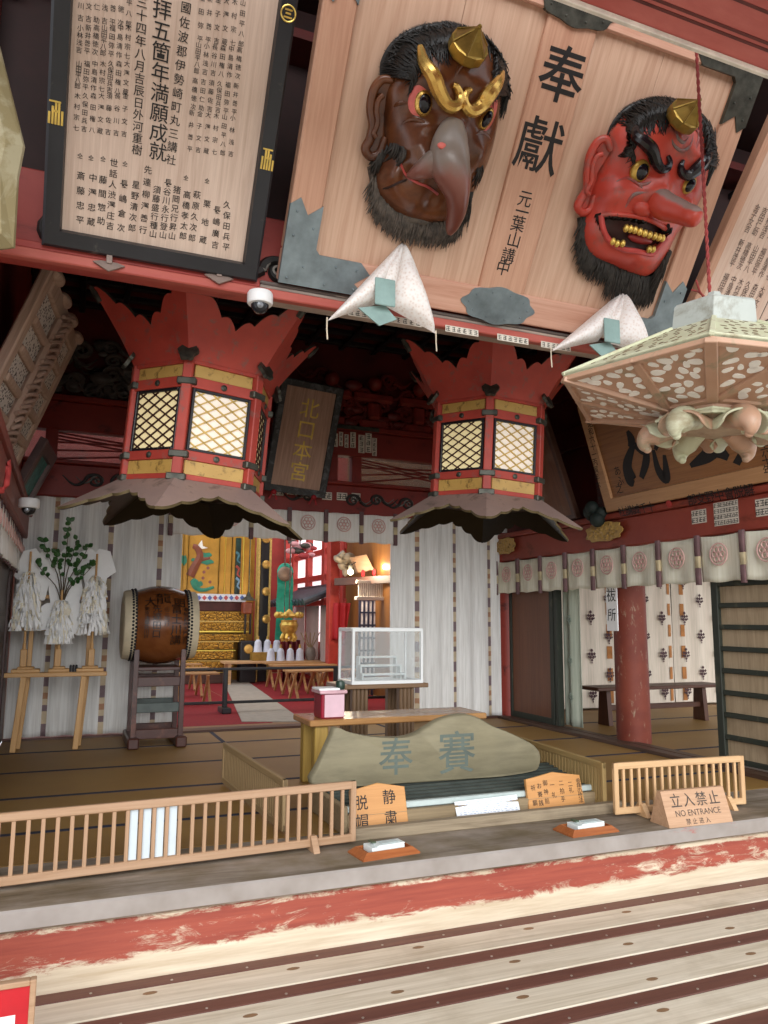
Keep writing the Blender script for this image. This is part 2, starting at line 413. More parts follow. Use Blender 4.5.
# painted scroll clouds and carved foliage on the beams
def scroll(mb,x,z,s,flip=1,y=BY-.006,m=0,r=.02):
    pts=[]
    for i in range(26):
        t=i/25; a=t*4.2*PI*.75; q=s*(.95-.85*t)*.5
        pts.append(V((x+flip*(q*cos(a)),y,z+q*sin(a)*.8)))
    mb.tube(pts,[r*(1-.5*i/25) for i in range(26)],6,m)
    pts=[V((x+flip*(s*.47+ s*1.1*t),y,z-.02*s-.28*s*sin(t*PI*1.15)+.1*s*t)) for t in [i/12 for i in range(13)]]
    mb.tube(pts,[r*(1-.75*i/12) for i in range(13)],6,m)
CLOUD=plain('cloud_paint_black','26211f',.6,var=.3); CLOUDG=plain('cloud_paint_grey','6d6a64',.6,var=.25)
sc=MB()
for x,z,s,fl in ((.45,2.6,.26,1),(.2,2.6,.2,-1),(3.05,2.58,.2,1),(3.35,2.6,.18,1),(3.75,2.58,.2,-1),(4.6,2.6,.22,1),(2.5,2.6,.2,-1)): scroll(sc,x,z,s,fl,m=0); scroll(sc,x+.03,z+.01,s*.7,fl,y=BY-.009,m=1,r=.011)
sc.build('painted_cloud',[CLOUD,CLOUDG],smooth=True).parent=None
bpy.data.objects['painted_cloud']['kind']='structure'; bpy.data.objects['painted_cloud'].name='trim_9'
cv=MB()
random.seed(5)
for (x0,x1,mi) in ((-.3,1.4,1),(2.35,4.5,0)):
    for i in range(70):
        x=random.uniform(x0,x1); z=3.5+random.random()**1.4*.62; r=random.uniform(.05,.14)
        if random.random()<.5: scroll(cv,x,z,r*2,random.choice((-1,1)),BY+.05-random.random()*.08,mi,r*.28)
        else: cv.ball((x,BY+.05-random.random()*.06,z),r*.7,mi,9,6,(1.3,.6,.8))
cv.build('trim_10',[plain('carved_red','6a1a14',.5,var=.2),plain('carved_grey_dragon','4c4540',.5,var=.3)],smooth=True); bpy.data.objects['trim_10']['kind']='structure'
# bracket figure in the middle of the frieze
cvb=MB()
for x in (2.75,3.3,3.9):
    cvb.box((x-.18,BY-.05,3.48),(x+.18,BY+.1,3.58),0,.02); cvb.box((x-.08,BY-.08,3.58),(x+.08,BY+.1,3.8),0,.03); cvb.box((x-.26,BY-.06,3.8),(x+.26,BY+.1,3.92),0,.03); cvb.ball((x,BY-.06,4.02),.09,0)
st(cvb.build('trim_11',plain('bracket_red','7c221a',.5,var=.15),smooth=True))
sg=MB()
for x,w in ((.9,.5),(3.05,.62)): sg.box((x-w/2,BY-.062,3.425),(x+w/2,BY-.05,3.475),0,.002)
st(sg.build('trim_12',BRONZE))
# ceiling: black battens over dark red boards
ce=MB(); ce.box((-1,3.9,4.52),(6,9,4.58),0,0)
for i in range(16): ce.box((-1,4.2+i*.32,4.46),(6,4.2+i*.32+.07,4.52),1,.006)
for i in range(17): ce.box((-.9+i*.42,4.0,4.44),(-.9+i*.42+.06,8.6,4.49),1,.006)
st(ce.build('ceiling',[plain('ceiling_red','561712',.6),BLACK]))
# unseen roof over hall and eave, added to darken the space above the plaques
rf=MB(); rf.box((-3,2.2,5.0),(9,9.2,5.1),0,0); rf.box((-3,4.4,4.55),(9,4.5,5.0),0,0); st(rf.build('ceiling_unseen_shade',plain('unseen_roof_dark','33150f',.7)))
# front beam that carries the votive boards
FY=3.86
fb=MB()
fb.box((-3,FY,2.905),(8,FY+.05,2.957),0,.006)          # lower fascia
fb.box((-3,FY+.012,2.957),(.86,FY+.24,3.0),2,.006); fb.box((.86,FY+.012,2.957),(8,FY+.24,2.98),1,.006); fb.box((.86,FY+.006,2.98),(8,FY+.24,3.0),3,.006)
fb.box((-3,FY+.10,3.0),(8,FY+.25,3.42),2,.01)
FACE=worn('front_beam_grey_edge','8d8078','b5a495',.5,4,.7,c3='6c5f58',stretch=(.25,1,4),soft=.12)
st(fb.build('trim_13',[worn('front_fascia_red','b5584a','a4493f',.5,4,.6,c3='c06a5c',stretch=(.3,1,1),soft=.2),FACE,worn('front_beam_red','9c3932','7c2d28',.6,3,.55,c3='a8453c',stretch=(.4,1,1)),worn('front_beam_dark_edge','5f5450','a99b8c',.6,5,.7,stretch=(.25,1,4))]))
bw2=MB(); bw2.box((-3,FY+.27,3.4),(8,FY+.33,4.9),0,0); st(bw2.build('wall_front',plain('shade_black_red','2a0f0c',.7)))  # near-black board, shade behind the votive boards put into its colour
fs=MB()
for x,z,s,fl in ((-.12,3.10,.30,1),(-.02,3.02,.2,1),(.98,3.1,.2,-1)): scroll(fs,x,z,s,fl,y=FY+.092,m=0,r=.03); scroll(fs,x,z+.008,s*.82,fl,y=FY+.08,m=1,r=.014)
st(fs.build('trim_14',[CLOUD,plain('cloud_paint_pale','9a948c',.6)],smooth=True))
# eave beam high in front of the boards
ev=MB()
EY=2.2
ev.box((-3,EY-.02,3.55),(9,EY+.0,3.575),1,.003)
for yy in (.1,.13,.25): ev.box((-3,EY-yy-.012,3.571),(9,EY-yy,3.58),2,0)
ev.box((-3,EY-.35,3.575),(9,EY,3.78),0,.01); ev.box((-3,EY-.45,3.78),(9,EY-.02,3.80),2,.0); ev.box((-3,EY-.6,3.80),(9,EY-.05,3.98),0,.012); ev.box((-3,EY-.72,3.98),(9,EY-.1,4.3),0,.012)
st(ev.build('trim_15',[worn('eave_red','b85c54','a84c46',.55,4,.55,c3='c26a62',stretch=(.3,1,1),soft=.15),plain('pale_edge','d8cdbf',.6),plain('dark_line','5b2420',.6)]))
# ------------------------------------------------------------------ right wall (X = XR): lintel, panels, opening to the side room
rw=MB()
rw.box((XR-.06,4.0,1.93),(XR+.12,YB+.1,2.22),0,.012); rw.box((XR-.10,4.0,2.22),(XR+.12,YB+.1,2.28),0,.01)
st(rw.build('trim_16',worn('right_beam_red','8f3a2c','74301f',.6,4,.5,c3='9a4433',stretch=(1,.4,1))))
rw=MB(); rw.box((XR+.05,4.0,2.28),(XR+.15,YB+.3,4.55),0,0); rw.box((XR+.0,4.0,3.1),(XR+.06,YB,3.35),0,.01); rw.box((XR-.02,4.0,3.7),(XR+.06,YB,4.0),0,.01)
st(rw.build('wall_right',plain('right_wall_red','5a1a14',.55,var=.2,scale=2)))
cl=MB(); cl.lathe([(.15,0),(.15,2.3)],28,0,M.Translation((XR+.06,YB-.02,0))); st(cl.build('trim_17',worn('corner_column_red','8c3226','5c2018',.6,5,.5),smooth=True))
# round red pillar with flaking paint
pl=MB(); pl.lathe([(.165,0),(.168,.02),(.165,.5),(.16,2.0)],36,0,M.Translation((XR+.17,6.35,0)))
st(pl.build('trim_18',worn('flaking_pillar_paint','6a2a1c','98806a',.64,22,.65,c3='7d3826',stretch=(1,1,.3),soft=.05),smooth=True))
# side room back wall
sr=MB(); sr.box((XR,8.95,-.05),(11,9.05,2.6),0,0); st(sr.build('wall_side_room',plain('cream_plaster','b9ad98',.8)))
sr=MB(); sr.box((XR+.14,4.0,2.5),(9.2,9.05,2.6),0,0); st(sr.build('ceiling_side_room',WOOD_DK))
# ------------------------------------------------------------------ altar room shell
CARP=plain('red_carpet','8a0f1c',.95,var=.12,scale=25); PATH=plain('grey_felt_path','a8a196',.95,var=.06)
af=MB(); af.box((XL,YB+.12,-.06),(9.5,19,.0),0,0); 
#af.add([at(162,720,Z=.004),at(219,720,Z=.004),at(196,708,Z=.004),at(150,708,Z=.004)],[[0,1,2,3]],1)
st(af.build('floor_altar_room',[wood('altar_floor','7c5a3a','94714c',1,1,.5),CARP]))
# ================================================================== VOTIVE BOARDS OVER THE FRONT BEAM
LEAN=rad(33)
MXB=frame_mat(V((.952,3.85,3.003)),(1,0,0),(0,-sin(LEAN),cos(LEAN)))
def sub(Mx,x,y,z=0,rot=0): return Mx@M.Translation((x,y,z))@M.Rotation(rot,4,'Z')
PLK=wood('votive_board_cedar','b58a70','d9b79e',1,.7,.5,dist=2.2)
PLKF=wood('votive_frame_cedar','b07c62','d3a88d',1,.9,.5)
PLKH=wood('votive_frame_cedar_cross','b98268','dcb09a',0,.9,.5)
PLKT=wood('votive_text_board','b59a88','dcc5b3',1,1.5,.55,dist=.6)
FRB=worn('black_board_frame','18181c','45413c',.66,7,.4,c3='222226')
# ---- text board with black frame
W1,H1=1.05,1.72
mx=sub(MXB,-1.165,-.024); t1=thing('votive_board','large black-framed wooden board covered with columns of brushed names, upper left','votive board',mat=mx)
b=MB(); b.box((.04,.04,-.05),(W1-.04,H1-.04,-.012),0,.003); b.build('text_board',PLKT,t1)
def mitred(mb,W,H,w,z0,z1,m=0,inset=.012):
    o=[(0,0),(W,0),(W,H),(0,H)]; i=[(w,w),(W-w,w),(W-w,H-w),(w,H-w)]; i2=[(w+inset,w+inset),(W-w-inset,w+inset),(W-w-inset,H-w-inset),(w+inset,H-w-inset)]
    vs=[(*p,z0) for p in o]+[(*p,z1-.012) for p in o]+[(p[0]+(.012 if p[0]==0 else -.012),p[1]+(.012 if p[1]==0 else -.012),z1) for p in o]+[(*p,z1) for p in i]+[(*p,z0+.02) for p in i2]
    fs=[]
    for k in range(4):
        l=(k+1)%4
        for a in range(4): fs.append([a*4+k,a*4+l,(a+1)*4+l,(a+1)*4+k])
    mb.add(vs,fs,m)
b=MB(); mitred(b,W1,H1,.078,-.06,.03); b.build('frame',FRB,t1)
# gold corner clips and crest on the frame
def clip(x,y,sx):
    b=MB()
    for i,(dx,h) in enumerate(((-.027,.05),(-.013,.075),(.0,.095),(.013,.095),(.027,.06))): b.box((x+dx*sx-.005,y-.02,.028),(x+dx*sx+.005,y-.02+h,.034),0,.001)
    b.box((x-.03,y+.07,.028),(x+.02,y+.078,.035),0,.001); b.box((x-.012,y+.03,.028),(x+.012,y+.04,.034),0,.001)
    return b.build('gold_clip',GOLD,t1)
def lp(px,py,w=0,r=None): return loc_of(r or mx,px,py,w)
q=lp(54,112,.03); clip(.038,q.y-.03,1); q=lp(262,158,.03); clip(W1-.038,q.y-.03,-1)
q=lp(280,11,.03); b=MB(); b.tube([(W1-.04+.034*cos(a*PI/12),q.y+.034*sin(a*PI/12),.031) for a in range(25)],.004,6)
for dy,w in ((.015,.018),(0,.013),(-.016,.02)): b.box((W1-.04-w,q.y+dy-.004,.028),(W1-.04+w,q.y+dy+.004,.034),0,.001)
b.build('gold_crest',GOLD,t1)
ins=MB()
def colpx(t,px,py,size,px2=None,py2=None,off=.004,**k):
    a=lp(px,py,-.01); n=len(t)
    if px2 is not None:
        c=lp(px2,py2,-.01); 
        for i,ch in enumerate(t):
            if ch!=' ': f=i/max(1,n-1); put(ins,ch,a.x+(c.x-a.x)*f,a.y+(c.y-a.y)*f,size,z=-.0095,off=off)
    else: vtext(ins,t,a.x,a.y,size,z=-.0095,off=off)
colpx('奉拝五箇年満願成就',163,-12,.075,158,152,.005)
colpx('上野國佐波郡伊勢崎町丸三講社',189,-22,.043,171,160)
colpx('明治三十四年八月吉辰日外河重樹',143,-24,.043,137,150)
low=[('久保田兵平',227,205,226,247),('長嶋廣吉',217,210,215,245),('栗地蔵',207,204,203,240),('萩原久次郎',197,195,192,238),('高橋孝太郎',187,195,183,236),('猪岡兄行昇山',177,190,172,236),('長谷川永行登山',168,183,163,235),('須藤盛行種山',157,190,153,234),('先達柳澤善行',148,170,143,230),('星野清次郎',136,185,132,228),('長嶋倉次',124,184,121,228),('世話人渋澤庄吉',114,163,110,226),('藤間惣助',103,180,101,221),('中澤忠蔵',93,178,91,222),('斎藤忠平',81,176,80,220)]
for s_,a,b_,c,d in low: colpx(s_,a,b_,.034,c,d,.005)
kana=['山田平八郎','金子文吉','久保田兵吉','高橋徳次','長谷川吉','木村宗七','新井善平','須藤佐吉','中島清作','小林浅吉','大澤文蔵','福田弥平','吉田仁助','森田権八']
for row,(y0,y1,ys) in enumerate(((-12,30,3),(32,62,6),(70,98,4),(100,140,6))):
    for i in range(6):
        x=243-i*8.2-row*3.4; colpx(kana[(i*5+row*3)%14],x,y0+ys-i*1.0+12,.024,x-2,y1-i*1.0+14,.002)
    for i in range(7):
        x=130-i*8.0-row*1.5; colpx(kana[(i*3+row*5)%14],x,y0+ys-10,.024,x-1.5,y1-i*1.0-6,.002)
for px,py in ((80,156),(91,158),(103,159),(125,164),(186,178),(207,181)): a=lp(px,py,-.01); put(ins,'仝',a.x,a.y,.022,z=-.0095)
ins.build('inscription',INK,t1)
# iron hooks that hold the board
def hook(px,py,label):
    p=at(px,py,Y=FY-.012); h=MB()
    h.box((-.014,-.012,.0),(.014,-.004,.13),0,.002); h.box((-.014,-.012,.12),(.014,.03,.13),0,.002)
    h.prism([(-.075,.0),(0,-.045),(.075,.0),(.04,.012),(-.04,.012)],-.004,.004,0,M.Translation((0,0,0))@M.Rotation(rad(75),4,'X'),0)
    o=h.build('board_hook',plain('taupe_iron','85736a',.5,.2),None); o.location=p; tag(o,label,'hook','iron hooks under the framed name board'); return o
hook(109,264,'taupe iron hook under the left part of the black framed name board'); hook(219,277,'taupe iron hook under the right part of the black framed name board')
# ---- board with two masks
W2,H2=2.63,1.75
m2=MXB.copy(); t2=thing('mask_board','wide framed wooden board carrying the two carved mask heads, with a brushed center plank','votive board',mat=m2)
b=MB()
for x0,x1 in ((.15,.72),(.722,1.19),(1.47,1.95),(1.952,W2-.15)): b.box((x0,.14,-.05),(x1,H2-.14,-.012),0,.002)
b.build('back_panel',PLK,t2)
for x in (0,W2-.17): b=MB(); b.box((x,.17,-.07),(x+.17,H2-.17,.02),0,.008); b.build('frame_stile',PLKF,t2)
for y in (0,H2-.17): b=MB(); b.box((0,y,-.07),(W2,y+.17,.022),0,.008); b.build('frame_rail',PLKH,t2)
b=MB(); b.box((1.18,.15,-.05),(1.485,H2-.15,.012),0,.006); b.build('center_plank',PLKF,t2)
ins=MB()
q=loc_of(m2,562,76,.012); put(ins,'奉',q.x,q.y,.25,z=.0135,off=.012)
q=loc_of(m2,539,147,.012); put(ins,'獻',q.x,q.y,.26,z=.0135,off=.006)
ins.build('large_characters',INK,t2); ins=MB()
for ch,px,py in zip('元一葉山講中',(525,522,518,514,508,503),(199,212,224,240,256,268)):
    q=loc_of(m2,px,py,.012); put(ins,ch,q.x,q.y,.082,z=.0135,off=.004)
ins.build('inscription',INK,t2)
# corner fittings
def cornerfit(cx,cy,sx,sy,mat=GREYMET):
    b=MB(); P=[(0,0),(.5,0),(.42,.06),(.5,.12),(.44,.175),(.2,.175),(.175,.2),(.175,.42),(.1,.36),(.05,.44),(0,.4)]
    P=[(cx+sx*x,cy+sy*y) for x,y in P]
    if sx*sy<0: P=P[::-1]
    b.prism(P,.0,.027,0)
    for x,y in ((.04,.03),(.25,.03),(.42,.03),(.04,.25),(.04,.37),(.12,.1),(.3,.13),(.42,.13),(.14,.3)): b.ball((cx+sx*x,cy+sy*y,.028),.007,0,8,5)
    b.build('corner_fitting',mat,t2)
cornerfit(-.003,-.003,1,1); cornerfit(W2+.003,-.003,-1,1); cornerfit(W2+.003,H2+.003,-1,-1,BRONZE); cornerfit(-.003,H2+.003,1,-1)
def ovalfit(cy,mat):
    b=MB(); P=[(1.33+.24*(1+.06*cos(8*a))*cos(a),cy+.105*(1+.05*cos(8*a))*sin(a)) for a in [2*PI*k/48 for k in range(48)]]
    b.prism(P,.0,.028,0); 
    for k in range(10): b.ball((1.33+.2*cos(k*PI/5),cy+.075*sin(k*PI/5),.028),.006,0,8,5)
    b.build('plank_fitting',mat,t2)
ovalfit(.08,GREYMET); ovalfit(H2-.1,BRONZE)
# ---- board at the right edge
m3=sub(MXB,2.70,.0,0,rad(-5)); t3=thing('name_board','pale wooden board of small faded names behind the red rope, at the right edge','votive board',mat=m3)
b=MB(); b.box((.05,.03,-.05),(1.5,1.5,-.012),0,.003); b.box((.62,.03,-.013),(.626,1.5,-.0115),1,0); b.build('text_board',[wood('name_board_wood','c9a48e','e4cdbc',1,1.2,.55),INK],t3)
b=MB(); b.box((0,0,-.06),(.06,1.55,.02),0,.008); b.box((0,0,-.06),(1.55,.06,.02),0,.008); b.build('frame',PLKF,t3)
ins=MB()
for r_ in range(4):
    for i in range(6): vtext(ins,kana[(i*3+r_*5)%14][:4],.53-i*.068,.98-r_*.22,.042,1.05,z=-.01,off=.002)
vtext(ins,'福徳',.75,.48,.15,1.1,z=-.01,off=.004); vtext(ins,'講社中',.95,1.2,.1,1.1,z=-.01,off=.004)
ins.build('inscription',[plain('faded_ink','5c4a44',.7)],t3)
# ================================================================== CARVED MASK HEADS
def catmull(P,n,closed=True):
    K=len(P); out=[]
    for s_ in range(n):
        t=s_/n*K if closed else s_/(n-1)*(K-1); i=int(t) if closed else min(int(t),K-2); f=t-i
        g=(lambda j:P[j%K]) if closed else (lambda j:P[max(0,min(K-1,j))])
        p0,p1,p2,p3=g(i-1),g(i),g(i+1),g(i+2)
        out.append(tuple(.5*((2*p1[k])+(-p0[k]+p2[k])*f+(2*p0[k]-5*p1[k]+4*p2[k]-p3[k])*f*f+(-p0[k]+3*p1[k]-3*p2[k]+p3[k])*f**3) for k in range(len(p1))))
    return out
def inpoly(x,y,P):
    c=False; j=len(P)-1
    for i in range(len(P)):
        if (P[i][1]>y)!=(P[j][1]>y) and x<(P[j][0]-P[i][0])*(y-P[i][1])/(P[j][1]-P[i][1])+P[i][0]: c=not c
        j=i
    return c
class Head:
    def __init__(s,root,pxf,out,H,bumps,mouth=None,cen=None):
        s.root=root; s.pxf=pxf; s.H=H
        s.out=[(q.x,q.y) for q in [s.L(x,y,.035) for x,y in out]]; s.outl=catmull(s.out,120)
        s.c=(lambda q:(q.x,q.y))(s.L(*cen,.1))
        s.b=[(s.L(x,y,w),r,a) for x,y,w,r,a in bumps]
        s.mouth=catmull([(q.x,q.y) for q in [s.L(x,y,.15) for x,y in mouth]],40) if mouth else None
    def L(s,x,y,w): return loc_of(s.root.matrix_world,*s.pxf(x,y),w)
    def z(s,x,y,sr):
        h=s.H*max(0,1-sr**2.4)**.5
        for p,r,a in s.b: h+=a*math.exp(-((x-p.x)**2+(y-p.y)**2)/(2*r*r))*max(0,1-sr**8)
        return max(h,.0)
    def srat(s,x,y):
        a=math.atan2(y-s.c[1],x-s.c[0]); best=None
        d=math.hypot(x-s.c[0],y-s.c[1])
        for p in s.outl:
            da=abs((math.atan2(p[1]-s.c[1],p[0]-s.c[0])-a+PI)%(2*PI)-PI)
            if best is None or da<best[0]: best=(da,math.hypot(p[0]-s.c[0],p[1]-s.c[1]))
        return min(1,d/best[1])
    def zs(s,x,y): return s.z(x,y,s.srat(x,y))
    def on(s,px,py,up=0,it=5):
        w=.15
        for _ in range(it):
            q=s.L(px,py,w); w=s.zs(q.x,q.y)+up
        return s.L(px,py,w)
    def skin(s,mats,name='face'):
        mb=MB(); NR=46; NA=120
        def fn(u,v):
            p=s.outl[int(round(u*NA))%NA]; sr=min(1,v*1.04) ; x=s.c[0]+(p[0]-s.c[0])*sr; y=s.c[1]+(p[1]-s.c[1])*sr
            z=s.z(x,y,sr) if v*1.04<=1 else -.012
            if s.mouth and inpoly(x,y,s.mouth): z-=.05
            return V((x,y,z))
        def mf(i,j):
            if not s.mouth: return 0
            p=s.outl[i]; sr=min(1,(j+.5)/NR*1.04); return 1 if inpoly(s.c[0]+(p[0]-s.c[0])*sr,s.c[1]+(p[1]-s.c[1])*sr,s.mouth) else 0
        mb.grid(fn,NA,NR,0,None,True,mf); return mb.build(name,mats,s.root,True,angle=80)
def strands(name,root,mat,jobs,r=.0035,base=None):
    """jobs: list of point lists; every strand is a tapered lock"""
    mb=MB()
    if base:
        for pts,rr in base: mb.tube(pts,rr,8)
    for pts in jobs:
        k=len(pts); mb.tube(catmull(pts,k+3,False),[r*(1-.9*(i/(k+2))**2) for i in range(k+3)],4,0,False,1.5)
    return mb.build(name,mat,root,True,angle=180)
def beard(head,curve,n,length,spread,up=.02,lean=0,rows=3):
    P=[head.on(x,y,0) for x,y in curve]; P=[(p.x,p.y,p.z) for p in P]; C_=catmull(P,n,False); out=[]
    for p in C_:
        for k in range(rows):
            L=length*random.uniform(.65,1.1); dx=random.gauss(0,.012)+lean; z0=max(.02,p[2]*random.uniform(.45,1.0))+up*random.random()
            x=p[0]+random.gauss(0,.006); y=p[1]+random.uniform(-.012,.016)
            out.append([(x,y,z0),(x+dx*.4,y-L*.35,z0+.012*random.random()),(x+dx*.9,y-L*.7,z0*.75+.01),(x+dx*1.3,y-L,z0*.55+.01)])
    return out
SKB=worn('brown_lacquer_skin','54301f','7d4a2a',.56,4,.24,c3='3f2218',soft=.2); PINK=plain('painted_pink_rim','d0685f',.45); BLKG=plain('black_glossy_pupil','15131c',.12,var=.05,bmp=0); HAIRB=plain('black_hair','17130f',.45,var=.2)
HAIRG=plain('grey_brown_bristle','4f463e',.6,var=.35,scale=30); HAIRD=plain('dark_bristle','2c2722',.6,var=.35,scale=30)
GOLDM=plain('mask_gold','d8b060',.27,.8,var=.1,scale=9); 
def eye(head,px,py,rx,ry,z,rot,pink=True,gold=GOLDM):
    q=head.on(px,py,z+.018); T=M.Translation(q)@M.Rotation(rot,4,'Z')
    if pink:
        b=MB(); 
        b.grid(lambda u,v:V(((1.5*rx*(abs(cos(2*PI*u))**1.1)*(1 if cos(2*PI*u)>0 else -1))*sin(PI*v/2),1.45*ry*sin(2*PI*u)*sin(PI*v/2)*(1+.25*abs(sin(2*PI*u))),-.035+.045*cos(PI*v/2))),24,8,0,T,True); b.build('eyelid',PINK,head.root,True)
    b=MB(); b.ball((0,0,-.012),1,0,24,12,(rx,ry,.04),T); e=b.build('eye',gold,head.root,True)
    b=MB(); b.ball((.0,0,-.002),1,0,24,12,(rx*.76,ry*.78,.038),T); b.build('pupil',BLKG,e,True)
def cap_on(head,px,py,w,ax,r=.085,h=.14,rot=0):
    q=head.L(px,py,w); z=V(ax).normalized(); x=z.orthogonal().normalized(); y=z.cross(x)
    T=M(((x[0],y[0],z[0],q[0]),(x[1],y[1],z[1],q[1]),(x[2],y[2],z[2],q[2]),(0,0,0,1)))@M.Rotation(rot,4,'Z')
    b=MB(); b.lathe([(r*.96,-.03),(r,-.02),(r,.025),(r*.92,.028)],12,0,T); c=b.build('small_cap',plain('cap_brass','a98c46',.3,.8,var=.15),head.root)
    b=MB(); b.lathe([(r*.97,.026),(r*.5,h*.62),(.012,h),(.0,h+.004)],6,0,T)
    for k in range(6): b.tube([T@V((r*.97*cos(k*PI/3),r*.97*sin(k*PI/3),.028)),T@V((r*.5*cos(k*PI/3),r*.5*sin(k*PI/3),h*.62)),T@V((0,0,h+.003))],.005,5)
    b.ball((0,0,h+.005),.012,0,8,6,(1,1,1),T); b.build('cap_crown',plain('cap_brass_dark','8d7438',.35,.8,var=.2),c)
# ---- beaked mask
q=loc_of(m2,437,140,0); rb=thing('beaked_mask','dark brown bird-faced carved mask with a hooked beak and curled gold eyebrows','mask',mat=sub(m2,q.x,q.y,.0))
bpy.context.view_layer.update()
pb=lambda x,y:(x/4.45+360,y/4.45+20)
hb=Head(rb,pb,[(330,60),(450,45),(560,105),(625,220),(630,360),(605,520),(570,640),(510,770),(450,880),(330,908),(200,885),(110,815),(65,740),(80,640),(105,560),(105,430),(110,300),(160,190),(240,100)],.19,
 [(240,545,.2,.062,.05),(540,590,.18,.05,.045),(330,250,.18,.06,.035),(570,300,.15,.05,.035),(470,230,.2,.045,.03),(283,372,.18,.045,-.035),(560,440,.15,.04,-.03),(430,450,.22,.05,.05),(230,820,.18,.09,.045),(120,690,.1,.045,.06),(300,650,.2,.06,.075),(260,680,.18,.04,.03),(200,690,.15,.03,-.035),(330,810,.2,.03,-.03),(440,180,.2,.02,.015),(300,470,.2,.03,.02)],cen=(330,480))
hb.skin([SKB])
def loft(head,secs,mat,name,n=22,m=0):
    """secs: (px,py,w,rx,rz) rings stacked along a curved snout"""
    P=[head.L(x,y,w) for x,y,w,_,_ in secs]; K=len(P)*5; cp=catmull([(*p,s_[3],s_[4]) for p,s_ in zip(P,secs)],K,False)
    vs=[];b=MB()
    for i,c in enumerate(cp):
        p=V(c[:3]); t=(V(cp[min(i+1,K-1)][:3])-V(cp[max(i-1,0)][:3])).normalized(); x=V((1,0,0)) if abs(t.x)<.85 else V((0,1,0)); x=(x-t*x.dot(t)).normalized(); y=t.cross(x)
        for k in range(n): a=2*PI*k/n; vs.append(p+x*(cos(a)*max(.001,c[3]))+y*(sin(a)*max(.001,c[4])))
    b.add(vs,[[i*n+k,i*n+(k+1)%n,(i+1)*n+(k+1)%n,(i+1)*n+k] for i in range(K-1) for k in range(n)]+[[(K-1)*n+k for k in range(n)],list(range(n))[::-1]],m)
    return b.build(name,mat,head.root,True,angle=80)
def beakmat():
    m,nt,b=newmat('beak_grey_to_brown'); tc=N(nt,'ShaderNodeTexCoord'); sx=N(nt,'ShaderNodeSeparateXYZ'); nt.links.new(tc.outputs['Object'],sx.inputs[0])
    f=noise(nt,coords(nt),7,5); a=N(nt,'ShaderNodeMath',operation='MULTIPLY_ADD'); nt.links.new(f,a.inputs[0]); a.inputs[1].default_value=.16; nt.links.new(sx.outputs['Y'],a.inputs[2])
    r=N(nt,'ShaderNodeMapRange'); r.inputs[1].default_value=-.27; r.inputs[2].default_value=.12; nt.links.new(a.outputs[0],r.inputs[0])
    nt.links.new(ramp(nt,r.outputs[0],[(.1,hx('6b3a30')),(.45,hx('7d5046')),(.62,hx('77685f')),(.95,hx('8a7f76'))]),b.inputs['Base Color']); b.inputs['Roughness'].default_value=.28; return m
loft(hb,[(425,440,.19,.04,.03),(412,500,.23,.078,.06),(400,570,.265,.1,.085),(400,640,.29,.104,.095),(418,710,.30,.086,.095),(432,780,.295,.062,.08),(428,850,.265,.05,.062),(410,915,.225,.036,.04),(398,948,.2,.018,.02)],beakmat(),'beak')
b=MB()
b.ball(hb.L(365,560,.335),.02,0,12,8,(1.3,.8,.6)); b.build('nostril',PINK,rb,True)
b=MB(); b.tube(catmull([tuple(hb.on(x,y,.006)) for x,y in ((180,640),(205,690),(250,722),(300,742),(345,775))],16,False),[.007]*16,7); b.build('lip_line',plain('lip_red','a8443f',.4),rb,True)
b=MB(); b.tube(catmull([tuple(hb.on(x,y,.002)) for x,y in ((70,745),(120,748),(170,725),(205,712))],14,False),.006,7); b.build('cheek_crease',plain('dark_crease','2a120c',.5),rb,True)
b=MB()
for arc in (((180,470),(220,445),(270,450),(325,490)),((140,400),(175,370),(215,372)),((510,510),(545,500),(580,530)),((415,270),(440,215),(470,190),(490,215)),((150,500),(135,450),(150,410))):
    b=MB(); b.tube(catmull([tuple(hb.on(x,y,-.002)) for x,y in arc],14,False),[.003+.009*sin(PI*i/13) for i in range(14)],8); b.build('face_ridge',SKB,rb,True)
eye(hb,283,372,.05,.066,.006,.15); eye(hb,560,441,.036,.066,.004,-.35)
for pts in (((268,120,.05),(285,190,.05),(325,250,.05),(350,315,.045),(378,365,.045),(410,388,.04),(440,372,.035),(445,335,.03),(430,300,.025),(415,290,.02)),((632,235,.04),(610,285,.045),(575,330,.045),(545,375,.045),(505,405,.04),(474,392,.035),(463,355,.03),(475,322,.025),(492,312,.02))):
    P=[tuple(hb.on(x,y,w-.012)) for x,y,w in pts]; K=30; c=catmull(P,K,False); b=MB()
    b.tube(c,[(.016+.024*sin(min(1,i/8)*PI/2))*(1-.62*max(0,(i-8)/21)) for i in range(K)],10); b.build('eyebrow',GOLDM,rb,True)
# ear
def ear(head,rim,rr,mat,inner):
    P=[tuple(head.L(x,y,w)) for x,y,w in rim]; K=40; b=MB(); b.tube(catmull(P,K,False),[rr*(.55+.45*sin(PI*i/(K-1))**.4) for i in range(K)],10)
    c=catmull(P,K,False); n=len(c); ce=head.L(*inner)
    b.add([ce]+[V(p) for p in c],[[0,i+1,i+2] for i in range(n-1)]); 
    b.tube(catmull([tuple(head.L(x,y,.075)) for x,y in [(r_[0]*.55+inner[0]*.45,r_[1]*.55+inner[1]*.45) for r_ in rim[1:-2]]],20,False),rr*.55,8)
    return b.build('ear',mat,head.root,True,angle=70)
ear(hb,[(150,270,.07),(100,265,.06),(62,310,.05),(48,390,.045),(58,470,.045),(45,530,.045),(24,572,.045),(45,606,.045),(88,590,.05),(110,520,.06)],.026,SKB,(105,420,.035))
cap_on(hb,480,125,.19,(.0,.7,.71),.1,.115,.3)
